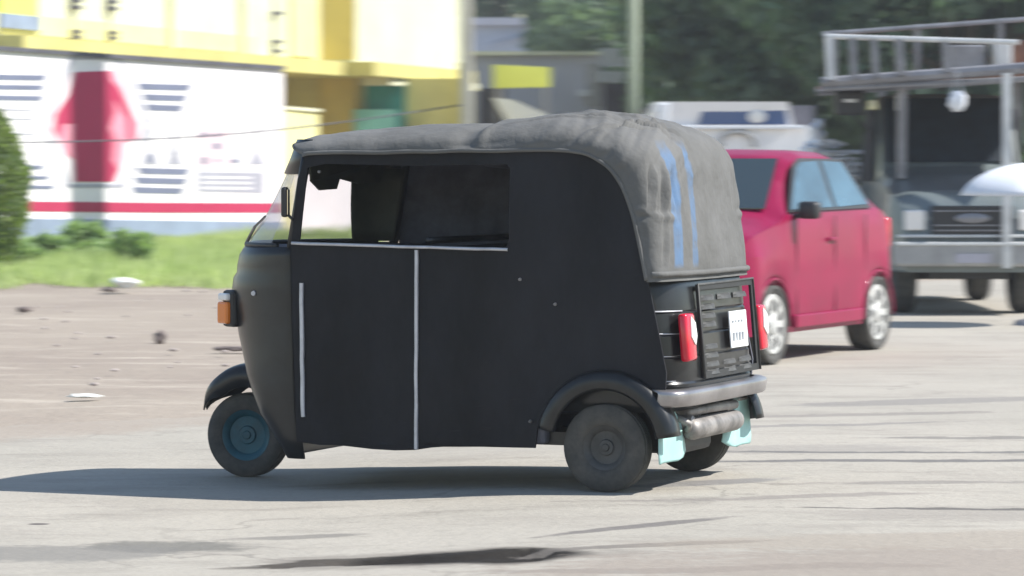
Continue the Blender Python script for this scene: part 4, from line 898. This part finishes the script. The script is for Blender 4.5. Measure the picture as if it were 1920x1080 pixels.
# hidden depth of the wood: its shaded ground and trunks
# left shrub
def conefn(h, r):
    def fn(g):
        z = g.uniform(0, 1) ** .9; rr = r * (math.sin(math.pi * min(1, .15 + z * .8)) ** .6) * (1 + .2 * noise.noise((z * 6, g.random() * 2, 1)))
        a = g.uniform(0, 6.283); k = g.uniform(.45, 1) ** .5
        return Vector((rr * k * math.cos(a), rr * k * math.sin(a), .25 + z * (h - .25)))
    return fn
sb = empty('clipped_shrub', 'tall rounded yellow-green shrub at the left edge in front of the wall', 'shrub', (-6.85, 45, 0))
MB().tube([(0, 0, 0), (.03, 0, .6), (0, 0, 1.6)], [.07, .06, .03], 8).build('stem', M['bark'], sb, True)
leaves(conefn(2.2, .58), 9000, .05, 'foliage', M['leaf_shrub'], sb)
def bush(px, py, Y, h, r, label, m, seed, n=3500, ls=.05):
    p = at(px, py, Y); o = empty('weed_bush', label, 'bush', (p.x, Y, G(p.x, Y)), group='weed bushes at the foot of the wall')
    rg = random.Random(seed); cl = clumps((0, 0, h * .45), (r, r * .8, h * .42), 12, rg)
    t = MB()
    for c, rr in cl[:6]: t.tube([(0, 0, 0), c * .6, c], [.02, .012, .005], 5)
    t.build('stems', M['bark'], o)
    def fn(g):
        c, q = g.choice(cl); return c + Vector((g.gauss(0, 1), g.gauss(0, 1), g.gauss(0, .8))) * q * .55
    leaves(fn, n, ls, 'foliage', m, o, rng_=rg)
bush(160, 480, 50, .62, .35, 'dark leafy bush standing before the foot of the crimson figure', M['leaf_weed'], 31)
bush(222, 490, 47, .62, .42, 'round mid green bush right of the dark one, before the blue plinth', M['leaf_weed'], 32)
bush(95, 490, 48, .50, .40, 'yellow-green bush between the tall shrub and the dark bush', M['leaf_weed'], 33)
bush(30, 500, 47, .42, .40, 'low pale bush at the foot of the tall shrub', M['leaf_weed'], 34)
# grass strip
def grass(n, seed):
    g = random.Random(seed); vs = []; fs = []
    for i in range(n):
        y = g.uniform(39.5, 60); x = g.uniform(-11, -2.2)
        ed = 41.2 + .7 * noise.noise((x * .7, 0, 0)) + 1.2 * sm((x + 4.2) / 2)
        if y < ed or (x - WO.x) * 2 - (y - WO.y) < -.1 and y > 52: continue
        dens = noise.noise((x * .8, y * .5, 2)); 
        if dens < -.25 - .2 * sm((y - 43) / 5) or (y < 44 and g.random() > .35 + (y - 41) / 4): continue
        h = g.uniform(.08, .26) * (1 + dens) * (.6 + .4 * sm((y - 41) / 4)); a = g.uniform(0, 6.28); w = .012 + .012 * g.random(); z = G(x, y) - .01
        dx, dy = math.cos(a) * w, math.sin(a) * w; lx, ly = g.gauss(0, .06), g.gauss(0, .06); k = len(vs)
        vs += [(x - dx, y - dy, z), (x + dx, y + dy, z), (x + lx, y + ly, z + h)]; fs.append((k, k + 1, k + 2))
    me = bpy.data.meshes.new('grass'); me.from_pydata(vs, [], fs); me.update(); return link('grass', me, M['grass'])
M['grass'] = leafmat('roadside_grass', (.52, .58, .27), (.34, .40, .20), .8)
tag(grass(70000, 5), 'bright green grass strip between the dirt verge and the wall', 'grass', kind='stuff')
# stones and litter on the verge
rg = random.Random(12); vs = MB()
for i in range(70):
    y = rg.uniform(23, 41); x = rg.uniform(-.16 * y, -.035 * y + .5); r = rg.uniform(.010, .028)
    t = bmesh.new(); bmesh.ops.create_icosphere(t, subdivisions=1, radius=1)
    for q in t.verts: q.co = Vector((q.co.x * r * 1.6, q.co.y * r, q.co.z * r * .55)) * (1 + .3 * noise.noise(q.co * 2 + Vector((i, 0, 0)))) + Vector((x, y, G(x, y) + .01))
    vs.join(t)
tag(vs.build('gravel', M['stone']), 'loose pale stones scattered over the dirt verge', 'gravel', kind='stuff')
def stone(px, py, r, m, label, seed):
    Y = CH / ((py - HOR) / FPX); Y = (CH - G((px - 960) / FPX * Y, Y)) / ((py - HOR) / FPX)
    p = at(px, py, Y); o = lumpy((p.x, p.y, p.z + r[2] * .5), r, seed, 'rock', m, None, .5, 1.5); return tag(o, label, 'rock')
stone(300, 640, (.045, .04, .06), M['dark_stone'], 'small dark rock standing upright in the middle of the dirt verge', 1)
stone(46, 583, (.07, .05, .03), M['dark_stone'], 'flat dark rock on the dirt below the tall shrub', 2)
stone(440, 656, (.16, .06, .02), M['dark_stone'], 'long flat dark rock beside the rickshaw turn signal', 3)
stone(158, 744, (.10, .05, .012), M['stone_white'], 'flat whitish stone near the road edge', 4)
stone(205, 545, (.09, .06, .03), M['dark_stone'], 'dark rock just left of the white litter', 5)
tag(lumpy((at(242, 540, 41).x, 40.6, .09), (.13, .08, .07), 9, 'litter_bag', M['stone_white'], None, .8, 1.2), 'crumpled white litter bag at the edge of the grass', 'litter')
